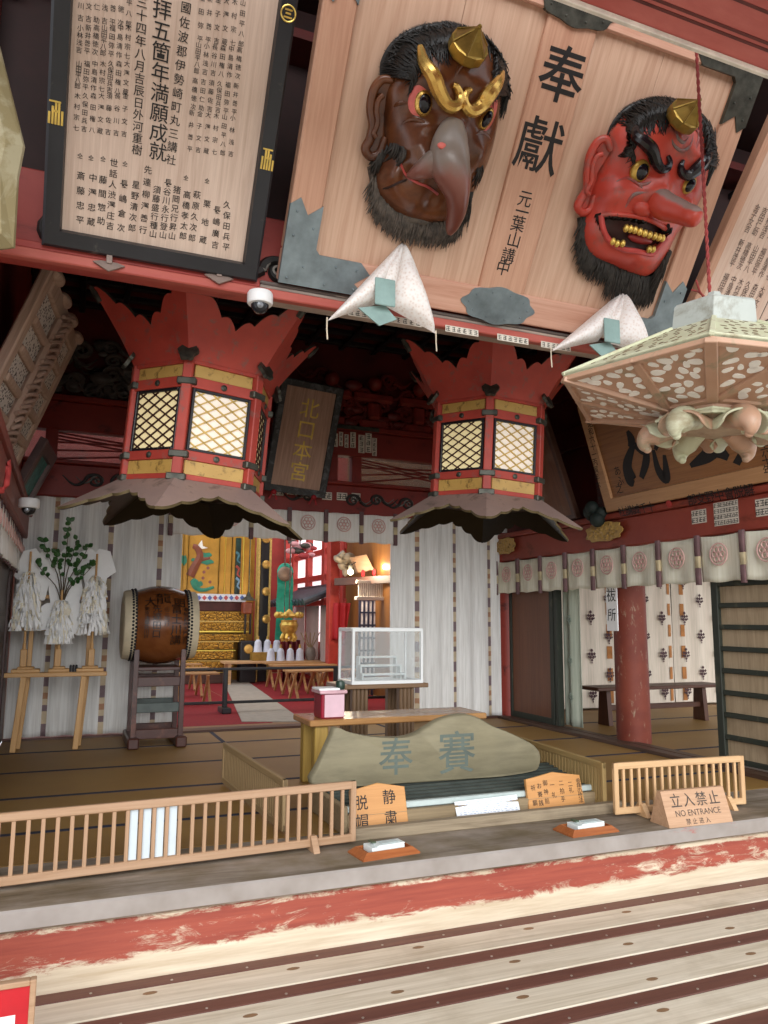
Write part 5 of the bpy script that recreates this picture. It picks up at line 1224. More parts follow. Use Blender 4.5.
# wands with paper streamers
def wand(x,z0,ztop,zs,w,label,seed):
    t=thing('streamer_wand',label,'ritual wand',loc=(OX+x,OFY+.05,z0),group=None)
    b=MB(); b.lathe([(.016,0),(.016,.20),(.011,.22),(.010,ztop-z0),(.0,ztop-z0+.005)],12,0); b.build('stick',WPV,t)
    b=MB(); b.box((-.028,-.028,.0),(.028,.028,.16),0,.006); b.build('grip_block',WPV,t)
    random.seed(seed); b=MB(); top=zs[1]-z0; bot=zs[0]-z0
    for k in range(300):
        a=random.uniform(0,2*PI); f=random.random(); z=top-(top-bot)*.82*f; r0=.012+.01*f; L_=random.uniform(.10,.18); rr=w*1.12*(.5+.5*min(1,(top-z)/(top-bot)+.35))*random.uniform(.6,1.0)
        d=V((cos(a),sin(a)*.8,0)); s_=V((-sin(a),cos(a),0)); ww=random.uniform(.006,.013)
        P=[V((0,0,z))+d*r0,V((0,0,z-.01))+d*rr*.6,V((0,0,z-L_*.45))+d*rr*.9,V((0,0,max(bot-.03,z-L_)))+d*rr*random.uniform(.8,1.08)]
        vs=[];n=len(P)
        for i,p in enumerate(P):
            zz=.010*(1 if i%2 else -1); vs+= [p-s_*ww+d*zz,p+s_*ww-d*zz]
        b.add(vs,[[2*i,2*i+1,2*i+3,2*i+2] for i in range(n-1)],0 if random.random()<.7 else 1)
    b.build('paper_streamers',[WHITE,plain('aged_paper','efe7d2',.7,var=.03)],t,solid=.0012); return t
wand(-.285,.745,1.80,(1.10,1.62),.125,'ritual wand with cream paper streamers, leftmost on the rack',1)
wand(.005,.745,1.45,(.98,1.36),.12,'ritual wand with shorter cream paper streamers, middle of the rack',2)
wand(.295,.745,1.80,(1.06,1.60),.135,'ritual wand with cream paper streamers, right end of the rack',3)
# white folded papers behind
def foldpaper(x,y,z,w,h,label,rz=0,cut=.3):
    b=MB(); P=[(-w,-h*.3),(-w*.75,-h),(-w*.1,-h*.92),(0,-h),(w*.1,-h*.92),(w*.75,-h),(w,-h*.3),(w*.62,h*.75),(w*.2,h),(-w*.2,h),(-w*.62,h*.75)]
    if cut<0: P=[(-w,-h*.15),(-w*.55,-h*.45),(-w*.45,-h),(w*.45,-h),(w*.55,-h*.45),(w,-h*.15),(w*.72,h*.85),(w*.18,h),(0,h*.8),(-w*.18,h),(-w*.72,h*.85)]
    b.prism(P,-.004,.004,0,M.Rotation(rz,4,'Y')@M.Rotation(PI/2,4,'X'),.0)
    b.box((-.0015,-.009,-h*.8),(.0015,-.004,h*.8),0,0)
    o=b.build('folded_paper',WHITE); o.location=(OX+x,OFY+y,z); tag(o,label,'folded paper')
foldpaper(-.22,.135,1.60,.20,.24,'big white folded paper behind the left streamer wand',.05,-1); foldpaper(.035,.120,1.55,.15,.30,'white folded paper behind the leafy branch, middle of the rack',0,1); foldpaper(.29,.135,1.66,.19,.20,'big white folded paper behind the right streamer wand',-.05,-1)
foldpaper(-.10,.10,1.20,.1,.13,'small low white paper between the left and middle wands',0,1); foldpaper(.15,.10,1.18,.1,.15,'small low white paper between the middle and right wands',0,1)
# leafy branch
t=thing('leafy_branch','green leafy evergreen branch standing among the white papers','branch',loc=(OX+.01,OFY+.06,1.30))
bb=MB(); random.seed(12); lv=[]
for tip in ((-.20,.62),(-.08,.52),(.02,.80),(.10,.66),(.20,.56),(.26,.40),(-.24,.40),(.16,.36)):
    pts=catmull([(0,0,0),(tip[0]*.25,-.01,tip[1]*.45),(tip[0]*.7,-.02,tip[1]*.75),(tip[0],-.03,tip[1])],12,False); bb.tube(pts,[.006*(1-.7*i/11) for i in range(12)],6)
    for i in range(5,12):
        if random.random()<.85: lv.append((V(pts[i]),random.uniform(-.3,PI+.3)))
        if random.random()<.5: lv.append((V(pts[i]),random.uniform(-.3,PI+.3)))
bb.build('twig',plain('twig_brown','4d3d28',.7),t,True)
LEAF=plain('leaf_dark_green','2f5a28',.35,var=.25,scale=20)
for p,a in lv[:95]:
    b=MB(); L_=random.uniform(.045,.065); d=V((cos(a),random.uniform(-.5,.1),sin(a))).normalized(); s_=V((0,1,0)).cross(d).normalized(); n=d.cross(s_)
    b.grid(lambda u,v:p+d*(L_*v)+s_*((u-.5)*.042*sin(PI*min(1,v*1.02))**.8)+n*(.006*abs(u-.5)-.01*v*v),4,6); b.build('leaf',LEAF,t,True,solid=.001)
# ================================================================== OFFERTORY
t=thing('low_table','long low varnished table behind the offertory board','table',loc=(2.3,5.55,0))
TBL=wood('varnished_table','93683f','bd8f5c',0,1,.22); 
b=MB(); b.box((-.66,-.2,.44),(.77,.24,.485),0,.008); b.build('tabletop',TBL,t)
LEGY=wood('ochre_leg','8f7232','b4944c',2,1.4,.5)
for x in (-.56,.62):
    for y in (-.12,.16): b=MB(); b.box((x-.05,y-.045,0),(x+.05,y+.045,.44),0,.008); b.build('leg',LEGY,t)
# small pink red box on the table
p=V((1.83,5.5,.485)); t=thing('red_box','small red box with pale pink front standing on the low table','box',loc=p)
b=MB(); b.box((-.09,-.09,0),(.09,.09,.175),0,.008); b.build('body',plain('maroon_lacquer','8c1c30',.3),t)
b=MB(); b.box((-.065,-.096,.01),(.085,-.091,.17),0,.002); b.build('front_paper',plain('pink_paper','d9b6c0',.5,var=.04),t)
b=MB(); b.box((-.105,-.11,.175),(.105,.11,.20),0,.006); b.build('lid',plain('pale_pink_lid','cfa5ad',.3),t)
b=MB(); b.box((-.11,-.1,.2),(.05,.08,.215),0,.004); b.build('paper_stack',WHITE,t)
b=MB(); b.lathe([(.03,.2),(.034,.21),(.034,.25),(.028,.262),(.0,.262)],18,0,M.Translation((.075,-.03,0))); b.lathe([(.017,.262),(.014,.266)],12,0,M.Translation((.075,-.03,0))); o=b.build('round_tin',plain('dark_green_tin','253a30',.3),t,True)
# display case on a stand
cx0=at(355,686,Y=6.6); cx1=at(421,686,Y=6.6)
t=thing('case_stand','brown wooden trestle under the glass display case','stand',loc=(2.76,6.78,0))
b=MB(); b.box((-.46,-.2,.575),(.40,.24,.615),0,.006); b.build('top',WOOD_DK if False else wood('stand_brown','6a5038','8e6f50',0,1,.4),t)
for x in (-.26,.2):
    for y in (-.12,.16):
        b=MB(); 
        for q in range(4): b.box((x-.075+q*.038,y-.04,0),(x-.04+q*.038,y+.04,.575),0,.008)
        b.build('leg',wood('stand_leg','5c4630','80654a',2,1.3,.45),t)
CGL=glassmat('display_glass','dfe8e8',.03,.13)
t=thing('display_case','white framed glass display case with small stepped shelves, on the wooden trestle','display case',loc=(2.76,6.78,.615))
W_=plain('white_case_frame','eef1f0',.35,var=.01,bmp=0)
X0,X1,Y0,Y1,Z1=-.34,.34,-.17,.2,.50
b=MB()
for x in (X0,X1):
    for y in (Y0,Y1): b.box((x-.012,y-.012,0),(x+.012,y+.012,Z1),0,.002)
for z in (.015,Z1-.012):
    for y in (Y0,Y1): b.box((X0,y-.014,z-.016),(X1,y+.014,z+.016),0,.002)
    for x in (X0,X1): b.box((x-.014,Y0,z-.016),(x+.014,Y1,z+.016),0,.002)
b.build('frame',W_,t)
for lo,hi in (((X0,Y0,.03),(X1,Y0+.002,Z1)),((X0,Y0,.03),(X0+.002,Y1,Z1)),((X1-.002,Y0,.03),(X1,Y1,Z1)),((X0,Y1-.002,.03),(X1,Y1,Z1))): b=MB(); b.box(lo,hi,0,0); b.build('glass_pane',CGL,t)
for k in range(3):
    b=MB(); z=.07+k*.075; y=-.09+k*.08; xx=.22-.012*k
    b.box((-xx,y,z),(xx,y+.07,z+.018),0,.002); b.box((-xx,y,.03),(-xx+.016,y+.07,z),0,.002); b.box((xx-.016,y,.03),(xx,y+.07,z),0,.002); b.build('step_shelf',plain('pale_shelf','d5dcdb',.3,var=.02,bmp=0),t)
# weathered signboard
OBY=4.66
t=thing('offertory_board','weathered grey wooden board with humped outline and two brushed characters','sign',loc=at(430,778,Y=OBY))
opx=[(310,783),(318,762),(330,735),(334,727),(345,731),(362,735),(384,737),(405,736),(420,730),(436,720),(452,715),(466,714),(478,718),(490,725),(505,731),(520,738),(532,745),(538,754),(537,766),(530,771),(500,776),(460,779),(400,783),(350,786)]
o0=t.location.copy(); P=[(lambda q:(q.x-o0.x,q.z-o0.z))(at(x,y,Y=OBY)) for x,y in opx]; P=catmull(P,72)
b=MB(); b.prism(P[::-1],-.035,.035,0,M.Rotation(PI/2,4,'X'),.012); b.build('plank',worn('board_grey_olive','7b735a','8f876c',.5,3,.7,c3='6b6450',stretch=(.6,1,3),soft=.2),t,True,angle=50)
for ch,px,py,s_ in (('奉',396,757,.215),('賽',457,753,.25)): b=MB(); q=at(px,py,Y=OBY-.036)-o0; put(b,ch,q.x,q.z,s_,z=.0365,T=M.Rotation(PI/2,4,'X'),off=.006); b.build('brushed_character',plain('faded_blue_ink','5a645c',.7),t)
# offering box
t=thing('offering_box','weathered wooden offering box with a slatted grille top under the humped board','box',loc=(2.4,4.62,0))
BXW=wood('box_weathered','77664c','a08c6c',0,1.2,.7)
b=MB(); b.box((-.86,-.36,0),(.9,-.32,.10),0,.006); b.build('front_board',BXW,t)
b=MB(); b.box((-.86,.26,0),(.9,.3,.16),0,.006); b.build('back_board',BXW,t)
for x in (-.88,.88): b=MB(); b.box((x-.02,-.36,0),(x+.02,.3,.15),0,.006); b.build('end_board',BXW,t)
b=MB(); b.box((-.86,-.32,.10),(.9,-.28,.135),0,.006); b.build('grille_rail',plain('pale_blue_grey_rail','bcc9c6',.5,var=.06),t)
GRS=plain('grille_dark_slat','3d443f',.5,var=.15)
for k in range(9): b=MB(); y=-.25+k*.057; z=.095+k*.007; b.box((-.85,y,z),(.88,y+.03,z+.035),0,.006); b.build('grille_slat',GRS,t)
b=MB(); b.box((-.85,-.33,.0),(.88,.28,.02),0,0); b.build('floor_board',BXW,t)
# front kerb board
p0=V((1.5,4.12,0)); b=MB(); b.box((1.50,4.10,0),(3.36,4.16,.065),0,.006); o=b.build('kerb_board',WOOD_GREY,None,False,origin=(2.4,4.13,0)); tag(o,'long weathered plank lying on the sill in front of the offering box','plank')
# signs
OR=wood('sign_orange_pine','b98046','d29a5c',0,1.2,.45)
def signboard(name,label,pts,Y,th,lean,mat,chars,size,yo=0,side=False,offk=.006):
    q=[at(x,y,Y=Y) for x,y in pts]; base=V((sum(p.x for p in q)/len(q),Y,min(p.z for p in q)))
    return q,base
def peaked_sign(label,bl,br,h,peak,Y,z,lean,cat='sign'):
    a=at(*bl,Y=Y); c=at(*br,Y=Y); W=(c-a).length; u=(c-a); u.z=0; u.normalize()
    n=u.cross(V((0,0,1))); v=V((0,0,1))*cos(lean)-n*sin(lean)
    p=(a+c)/2; p.z=z; mx=frame_mat(p,u,v); t=thing('notice_board',label,cat,mat=mx); bpy.context.view_layer.update()
    b=MB(); w=W/2; b.prism([(-w,0),(w,0),(w*.97,h*.9),(w*.5,h*.965),(0,h*peak),(-w*.5,h*.965),(-w*.97,h*.9)],-.024,0,0,None,.004); b.build('board',OR,t); return t,mx
t,mx=peaked_sign('orange pine notice board with four large characters beside the fence end',(352,838),(409,826),.245,1.03,4.24,.012,rad(14))
for ch,px,py in (('静',389,797),('粛',391,818),('脱',361,803),('帽',362,822)): b=MB(); q=loc_of(mx,px,py,0); put(b,ch,q.x,q.y,.075,z=.0015,off=.005); b.build('brushed_character',INK,t)
t,mx=peaked_sign('orange pine notice board with small columns of characters, in front of the right fence',(530,815),(586,806),.225,1.04,4.24,.012,rad(14))
b=MB()
for col,px,py,px2,py2 in (('参拝の作法',578,781,581,800),('二礼',570,784,571,790),('二拍手',561,783,563,799),('一礼',552,785,554,795),('御神前',545,783,547,801),('お賽銭',539,786,541,803),('祈願',533,788,535,803)):
    a=loc_of(mx,px,py,0); c=loc_of(mx,px2,py2,0); n=len(col)
    for i,ch in enumerate(col): f=i/max(1,n-1); put(b,ch,a.x+(c.x-a.x)*f,a.y+(c.y-a.y)*f,.032,z=.0015,off=.003)
b.build('lettering',INK,t)
# open white leaflet
a=at(457,818,Y=4.24); c=at(520,809,Y=4.24); mx=frame_mat(V(((a.x+c.x)/2,4.235,.03)),(1,-.0,0),(0,.45,1)); W=(c-a).length
t=thing('leaflet','white open leaflet with faint blue writing, propped behind the plank','paper',mat=mx)
b=MB(); b.add([(-W/2,0,0),(0,0,.006),(W/2,.01,0),(W/2,.105,0),(0,.098,.006),(-W/2,.095,0)],[[0,1,4,5],[1,2,3,4]]); b.build('sheet',plain('leaflet_white','e9edf0',.6,var=.02,bmp=0),t,solid=.0015)
b=MB(); random.seed(2)
for k in range(7):
    x=-W/2+.02; y=.082-k*.011
    while x<W/2-.03:
        l=random.uniform(.008,.025); b.box((x,y,.0068),(x+l,y+.0025,.0072),0,0); x+=l+random.uniform(.006,.02)
b.build('faint_writing',plain('faint_blue_ink','9aa8c4',.7,bmp=0),t)
b=MB(); a=at(415,829,Z=.022); b.prism([(-.10,-.05),(.12,-.05),(.10,.06),(-.12,.06)],0,.002,0); o=b.build('loose_paper',plain('pale_blue_paper','c9d3dc',.6,bmp=0)); o.location=V((1.98,4.21,.022)); tag(o,'pale loose sheet lying on the box floor right of the four-character notice','paper')
# trays of prayer papers
TRW=wood('tray_red_brown','8a4a26','b06a3c',0,1.4,.35)
def tray(c,label,rz):
    t=thing('paper_tray',label,'tray',loc=c,rz=rz); W,D=.165,.09
    b=MB(); b.box((-W*.82,-D*.8,.0),(W*.82,D*.8,.016),0,.003); b.build('base',TRW,t)
    b=MB()
    o_=[(-W,-D),(W,-D),(W,D),(-W,D)]; i_=[(-W*.8,-D*.72),(W*.8,-D*.72),(W*.8,D*.72),(-W*.8,D*.72)]
    vs=[(*p,.0) for p in o_]+[(*p,.008) for p in o_]+[(*p,.034) for p in i_]+[(p[0]*.96,p[1]*.96,.034) for p in i_]+[(p[0]*.96,p[1]*.96,.012) for p in i_]
    fs=[[a*4+k,a*4+(k+1)%4,(a+1)*4+(k+1)%4,(a+1)*4+k] for a in range(4) for k in range(4)]; b.add(vs,fs); b.build('sloped_rim',TRW,t)
    s=tag_papers(t,c,rz); return t
def tag_papers(t,c,rz):
    q=V(c); R_=M.Rotation(rz,4,'Z'); 
    b=MB(); b.box((-.095,-.05,.016),(.095,.05,.048),0,.002); b.box((-.06,-.045,.048),(.098,.03,.054),0,.001); o=b.build('paper_stack',plain('tray_paper','dfe8e6',.6,var=.02,bmp=0)); o.location=q; o.rotation_euler=(0,0,rz)
    b=MB(); b.box((-.07,.0,.054),(-.045,.05,.062),0,.002); b.build('clip',plain('green_clip','4c5c48',.5),o)
    b=MB(); b.box((-.03,-.03,.0545),(.07,.02,.0565),0,.001); b.build('slip',plain('pale_slip','c6d6d6',.5,bmp=0),o); return o
tray(at(384,853,Z=0),'red-brown wooden tray of papers on the sill below the four-character notice',rad(6)); 
tray(at(586,831,Z=0),'red-brown wooden tray of papers on the sill left of the no-entry block',rad(2))
ps=[o for o in COL.objects if o.name.startswith('paper_stack') and not o.parent]; tag(ps[0],'stack of white prayer slips in the tray near the four-character notice','paper'); tag(ps[1],'stack of white prayer slips in the tray left of the no-entry block','paper')
# no entrance block
a=at(672,826,Y=3.86); c=at(728,818,Y=3.86); p=at(702,825,Z=0); t=thing('no_entry_block','wooden wedge block lettered NO ENTRANCE standing on the sill before the right fence','sign',loc=p,rz=rad(-2))
W=.475; H=.205; lean=rad(20)
b=MB(); b.prism([(0,0),(.17,0),(.10,H*cos(lean)),(H*sin(lean),H*cos(lean))],-W/2,W/2,0,M.Rotation(PI/2,4,'Z')@M.Rotation(PI/2,4,'X'),0); b.build('block',wood('block_pinkish_wood','a8815f','cfa888',0,1.2,.5),t)
bpy.context.view_layer.update(); mx=frame_mat(V((0,0,0)),(1,0,0),(0,sin(lean),cos(lean)))
b=MB(); htext(b,'立入禁止',-.145,.145,.075,1.28,z=.0015,T=mx,off=.005); latin(b,'NO ENTRANCE',0,.075,.034,T=mx,z=.0015,off=.0); htext(b,'禁止进入',-.09,.025,.032,1.5,z=.0015,T=mx,off=.003)
b.build('lettering',plain('sign_ink_grey','4a4038',.6,bmp=0),t)
# ================================================================== LOW FENCES
def fence(label,a,b_,h,n,slip=None,feet=(),bw=.018,mv=WOOD_FENCEV,mr=WOOD_FENCE,z=0.0):
    a=V(a);b_=V(b_); u=b_-a; L=u.length; u.normalize(); ang=math.atan2(u.y,u.x)
    t=thing('low_fence',label,'fence',loc=(a.x,a.y,z),rz=ang)
    b=MB(); b.box((0,-.014,h-.04),(L,.014,h),0,.004); b.build('top_rail',mr,t)
    b=MB(); b.box((0,-.014,.018),(L,.014,.058),0,.004); b.build('bottom_rail',mr,t)
    for x in (0,L-.032): b=MB(); b.box((x,-.0145,.018),(x+.032,.0145,h),0,.004); b.build('end_post',mv,t)
    sp=(L-.032)/n; first=None
    for k in range(1,n):
        x=.016+k*sp
        if first is None: bb=MB(); bb.box((-bw/2,-.009,.055),(bw/2,.009,h-.038),0,.002); first=bb.build('bar',mv,t); first.location=(x,0,0)
        else: o=first.copy(); COL.objects.link(o); o.parent=t; o.location=(x,0,0)
    for x in feet:
        bb=MB(); bb.prism([(-.075,0),(.075,0),(.055,.03),(.02,.075),(-.02,.075),(-.055,.03)],-.018,.018,0,M.Translation((x,0,0))@M.Rotation(PI/2,4,'Z')@M.Rotation(PI/2,4,'X'),.004); bb.build('foot',mr,t)
    if slip:
        for k in slip:
            bb=MB(); x=.016+(k+.5)*sp; bb.box((x-sp*.30,.010,.058),(x+sp*.30,.013,h-.04),0,0); bb.build('white_slip',plain('white_slip','ccd8de',.6,var=.02,bmp=0),t)
    return t
A=V((-.79,3.93,0)); B=at(352,840,Z=.0); B=V((1.51,4.06,0)); 
fence('long low pale fence on the sill at left with four white slips between bars',A,B,.33,37,slip=(18,19,20,21),feet=(.35,2.06))
fence('low slatted fence running back from the left fence towards the altar',(1.20,4.36,0),(1.13,5.80,0),.30,34,bw=.03,mv=wood('side_fence_v','8a7350','ab9068',2,1.2,.6),mr=wood('side_fence','8a7350','ab9068',0,1.2,.6))
fence('short low pale wooden fence on the sill behind the no-entry block',(3.195,4.02,0),(4.19,3.945,0),.325,17,feet=(.2,.86),mv=wood('rf_v','b88f64','ddb98c',2,1.2,.5),mr=wood('rf_h','b88f64','ddb98c',0,1.2,.5))
fence('low slatted fence running back from the right fence along the tatami',(3.24,4.16,0),(3.36,5.75,0),.30,38,bw=.028,mv=wood('rs_v','8d7448','b0945f',2,1.2,.6),mr=wood('rs_h','8d7448','b0945f',0,1.2,.6))
# red sign at lower left corner
q=at(37,978,Y=3.05); t=thing('red_sign','red signboard with white lower band and wooden edge, bottom left corner','sign',loc=(q.x-.35,3.05,-.36))
h=q.z+.36; b=MB(); b.box((-.33,0,.03),(.33,.012,h-.01),0,0); b.build('red_panel',plain('signal_red','b5121f',.4,var=.05),t)
b=MB(); b.box((-.33,-.002,.03),(.29,.0,at(20,1014,Y=3.05).z+.36),0,0); b.build('white_band',plain('band_white','ededea',.5,bmp=0),t)
for lo,hi in (((.33,-.012,0),(.35,.024,h)),((-.35,-.012,0),(-.33,.024,h)),((-.33,-.012,h-.018),(.33,.024,h)),((-.33,-.012,0),(.33,.024,.03))): b=MB(); b.box(lo,hi,0,.003); b.build('edge_strip',WOOD_FENCE,t)
# ================================================================== ALTAR ROOM (seen through the opening)
def px(x,y,Y): return at(x,y,Y=Y)
def rect(mb,x0,y0,x1,y1,Y,th=.05,m=0,b=.006,org=V((0,0,0))):
    a=px(x0,y1,Y);c=px(x1,y0,Y); mb.box((a.x-org.x,Y-org.y,a.z-org.z),(c.x-org.x,Y+th-org.y,c.z-org.z),m,b)
AX=4.62
st_=MB(); st_.box((-1,17.2,0),(9,17.3,5.5),0,0); st(st_.build('wall_altar_back',plain('altar_back_red','8c2a22',.5,var=.15,scale=2)))
sw=MB(); sw.box((AX,8.75,0),(AX+.1,13.05,5.0),0,0); st(sw.build('wall_altar_right',wood('altar_wall_brown','6b421f','96642f',2,.5,.45)))
sw=MB(); sw.box((AX,13.05,0),(AX+.1,17.2,.75),0,0); sw.box((AX,13.05,3.6),(AX+.1,17.2,5.0),0,0)
ARED=plain('altar_red','b03a30',.45,var=.1)
st(sw.build('wall_altar_window',ARED))
# big red framed window on the right wall
wf=MB()
for y in (13.05,14.15,15.25,16.35,17.0): wf.box((AX-.06,y,.75),(AX+.1,y+.18,3.7),0,.01)
for z in (1.45,1.95,2.45,2.95,3.45): wf.box((AX-.03,13.0,z),(AX+.08,17.2,z+.11),0,.01)
w2=st(wf.build('window_2',ARED))
b=MB(); b.box((AX+.05,13.1,.75),(AX+.06,17.1,3.6),0,0); b.build('pane',plain('daylit_paper','f6eef0',.8,var=.02,bmp=0,emit=1.0,emc='fbeff2'),w2)
# carpets and path
cp=MB(); cp.box((2.31,9.6,.0),(AX-.05,16.9,.0005),0,0); cp.box((.6,8.95,.0),(2.3,16.9,.0005),0,0)
o=cp.build('red_carpet',CARP); 
o.name='trim_20'; st(o)
b=MB(); c4=[at(242,721,Z=.012),at(304,721,Z=.012),at(240,676,Z=.012),at(221,676,Z=.012)]; b.prism([(p.x,p.y) for p in c4],.001,.012,0); o=b.build('felt_path',PATH,None,False,origin=(2.4,12,0)); tag(o,'grey felt runner leading between the stools to the gilt altar','runner')
# low black barrier rail
t=thing('barrier_rail','low black barrier rail with two bars across the altar room entrance','rail',loc=(2.7,10.1,0))
for z in (.11,.53): b=MB(); b.box((-1.35,-.02,z),(2.0,.02,z+.035),0,.008); b.build('bar',BLACK,t)
for x in (-.75,.75): b=MB(); b.box((x-.03,-.03,.05),(x+.03,.03,.56),0,.008); b.build('post',BLACK,t); b=MB(); b.box((x-.06,-.16,0),(x+.06,.16,.07),0,.01); b.build('foot',BLACK,t)
# folding stools in rows
STL=wood('stool_wood','96683c','c59a66',0,1.4,.5)
def stool(loc,rz,label,w=.55):
    t=thing('folding_stool',label,'stool',loc=loc,rz=rz,group=None)
    b=MB(); 
    for k in range(4): b.box((-w,-.17+k*.09,.40),(w,-.10+k*.09,.425),0,.004)
    b.build('seat_slats',STL,t)
    for x in (-w*.75,0,w*.75):
        for s_ in (-1,1): b=MB(); b.bar((x+s_*.02,-.17*s_,0),(x+s_*.02,.17*s_,.40),.035,.035,0,up=(1,0,0)); b.build('leg',STL,t)
    return t
s0=stool((1.50,11.2,.012),0,'long slatted folding stool left of the grey runner, nearest the black rail')
dup(s0,(1.56,12.3,.012),0,'long slatted folding stool left of the grey runner, second from the black rail'); dup(s0,(1.62,13.4,.012),0,'long slatted folding stool left of the grey runner, third from the black rail')
for i,(x,y) in enumerate(((3.62,11.3),(3.70,12.0),(3.75,12.7),(3.78,13.4))): dup(s0,(x,y,.012),0,'long slatted folding stool right of the grey runner, '+['nearest the rail','second from the rail','third from the rail','farthest from the rail'][i])
# table with white wrapped bottles
t=thing('offering_table','long narrow brown table carrying white wrapped bottles behind the stools','table',loc=(3.55,14.3,0)); 
b=MB(); b.box((-.85,-.2,.375),(1.05,.25,.42),0,.006); b.build('tabletop',WOOD_PALE,t)
for x in (-.75,.95):
    for y in (-.14,.18): b=MB(); b.box((x-.03,y-.03,0),(x+.03,y+.03,.375),0,.004); b.build('leg',WOOD_PALE,t)
BOT=plain('white_blue_wrap','dfe4f2',.5,var=.03,bmp=0)
def bottle(loc,label,grp):
    t=thing('wrapped_bottle',label,'bottle',loc=loc,group=grp)
    b=MB(); b.lathe([(.085,0),(.08,.02),(.062,.19),(.035,.22),(.028,.23)],14,0); b.build('paper_wrap',BOT,t,True)
    b=MB(); b.lathe([(.022,.22),(.02,.28),(.024,.29),(.0,.3)],10,0); b.build('neck',GOLDP,t,True); return t
bt=None
names=['leftmost','second','third','fourth']
# raised step box with three bottles
q=px(268,652,14.3); 
tb_=MB(); tb_.box((q.x-.3,14.25,.42),(q.x+.3,14.48,q.z-.0),0,.006); o=tb_.build('step_box',plain('gilt_step','a07c34',.4,.3),None,False,origin=(q.x,14.35,.42)); tag(o,'gilt box on the offering table holding the upper row of white bottles','box')
for i in range(3):
    p=V((q.x-.18+i*.18,14.36,q.z)); lb='white paper-wrapped bottle in the upper row, '+names[i]+' of three'
    bt=bottle(p,lb,'upper row of wrapped bottles') if bt is None else dup(bt,p,0,lb)
for i in range(4):
    p=V((px(271,664,14.15).x+.185*i,14.18,.42)); c=dup(bt,p,0,'white paper-wrapped bottle in the lower row, '+names[i]+' of four'); c['group']='lower row of wrapped bottles'
# gilt painted wall panels
t=thing('gilt_screen','gilt wall screen painted with a pine tree and white crane, left of the black pillar','screen',loc=px(215,596,15.2)); o0=t.location.copy()
b=MB(); rect(b,150,520,256,684,15.2,.05,0,.0,o0); b.build('gold_ground',plain('painted_gold_ground','c2913c',.35,.35,var=.12,scale=3),t)
GY=plain('bright_gilt','efd65a',.3,.25,var=.05); 
for x0,x1 in ((183.5,185),(188.5,190),(219,221),(224,227),(231,233.5),(242,245),(249,252)): b=MB(); rect(b,x0,520,x1,597,15.14,.06,0,.01,o0); b.build('gilt_moulding',GY,t)
b=MB(); rect(b,234.5,538,241.5,594,15.16,.04,0,.0,o0); b.build('dark_inlay',plain('dark_green_inlay','15332c',.4,var=.4,scale=12),t)
GR=plain('painted_green','2f7d62',.5,var=.15); BRT=plain('painted_brown','7a3f28',.5); CRW=plain('painted_white','ece4d8',.5)
def paint(pts,Y,m,name,w=None):
    b=MB()
    if w: 
        c=catmull([tuple(px(x,y,Y)-o0) for x,y in pts],18,False); b.tube(c,[w*(1-.5*i/17) for i in range(18)],6,0,True,.3,(0,1,0))
    else: b.add([px(x,y,Y)-o0 for x,y in pts],[list(range(len(pts)))]) 
    b.build(name,m,t)
paint([(190,576),(195,566),(200,556),(197,548),(193,546)],15.19,BRT,'painted_trunk',.1); paint([(199,560),(205,559),(210,558)],15.19,BRT,'painted_trunk',.05)
for cx_,cy_,w_,h_ in ((206,555,6,2.5),(207,562,7,2.5),(195,560,4,2),(199,584,4,3),(184,560,3,5)): paint([(cx_+w_*cos(a),cy_+h_*sin(a)*(1+.2*sin(5*a))) for a in [2*PI*k/20 for k in range(20)]][::-1],15.185,GR,'painted_foliage')
paint([(193,582),(196,588),(204,590),(214,587)],15.185,GR,'painted_water',.06); paint([(192,583),(194,580),(198,582)],15.185,GR,'painted_water',.05)
paint([(198,545),(202,540),(203,546),(208,548),(202,549)][::-1],15.18,CRW,'painted_crane')
for x,y in ((204,572),(208,568),(210,582),(203,578)): paint([(x+1.6*cos(a),y+1.6*sin(a)) for a in [2*PI*k/10 for k in range(10)]][::-1],15.185,plain('painted_blossom','8a5048',.5),'painted_blossom')
for y,c_ in ((552,'4a7a86'),(566,'b04a3c'),(578,'7fa0b8')): paint([(236,y),(239,y+3),(237.5,y+8),(240,y+11)],15.155,plain('inlay_'+c_,c_,.5),'inlay_bird',.03)
# patterned cloth strip under the screen
b=MB(); q=px(220,600,15.0); rect(b,196,594.5,246,601,15.0,.03,0,.0,q); 
o=b.build('altar_cloth',[plain('cloth_white','dfe2ea',.7)],None,False,origin=(0,0,0)); o.location=q; tag(o,'white altar cloth strip with blue and red diamonds below the gilt screen','cloth')
b=MB()
for k in range(9):
    for s_,y0 in ((0,597.8),): 
        x=199+k*5.4; P=[px(x-2.4,y0,14.995)-q,px(x,y0+2.6,14.995)-q,px(x+2.4,y0,14.995)-q,px(x,y0-2.6,14.995)-q]; b.add(P,[[0,1,2,3]],k%2)
b.build('diamond_pattern',[plain('cloth_blue','5f74b0',.7),plain('cloth_red','c05a5a',.7)],o)
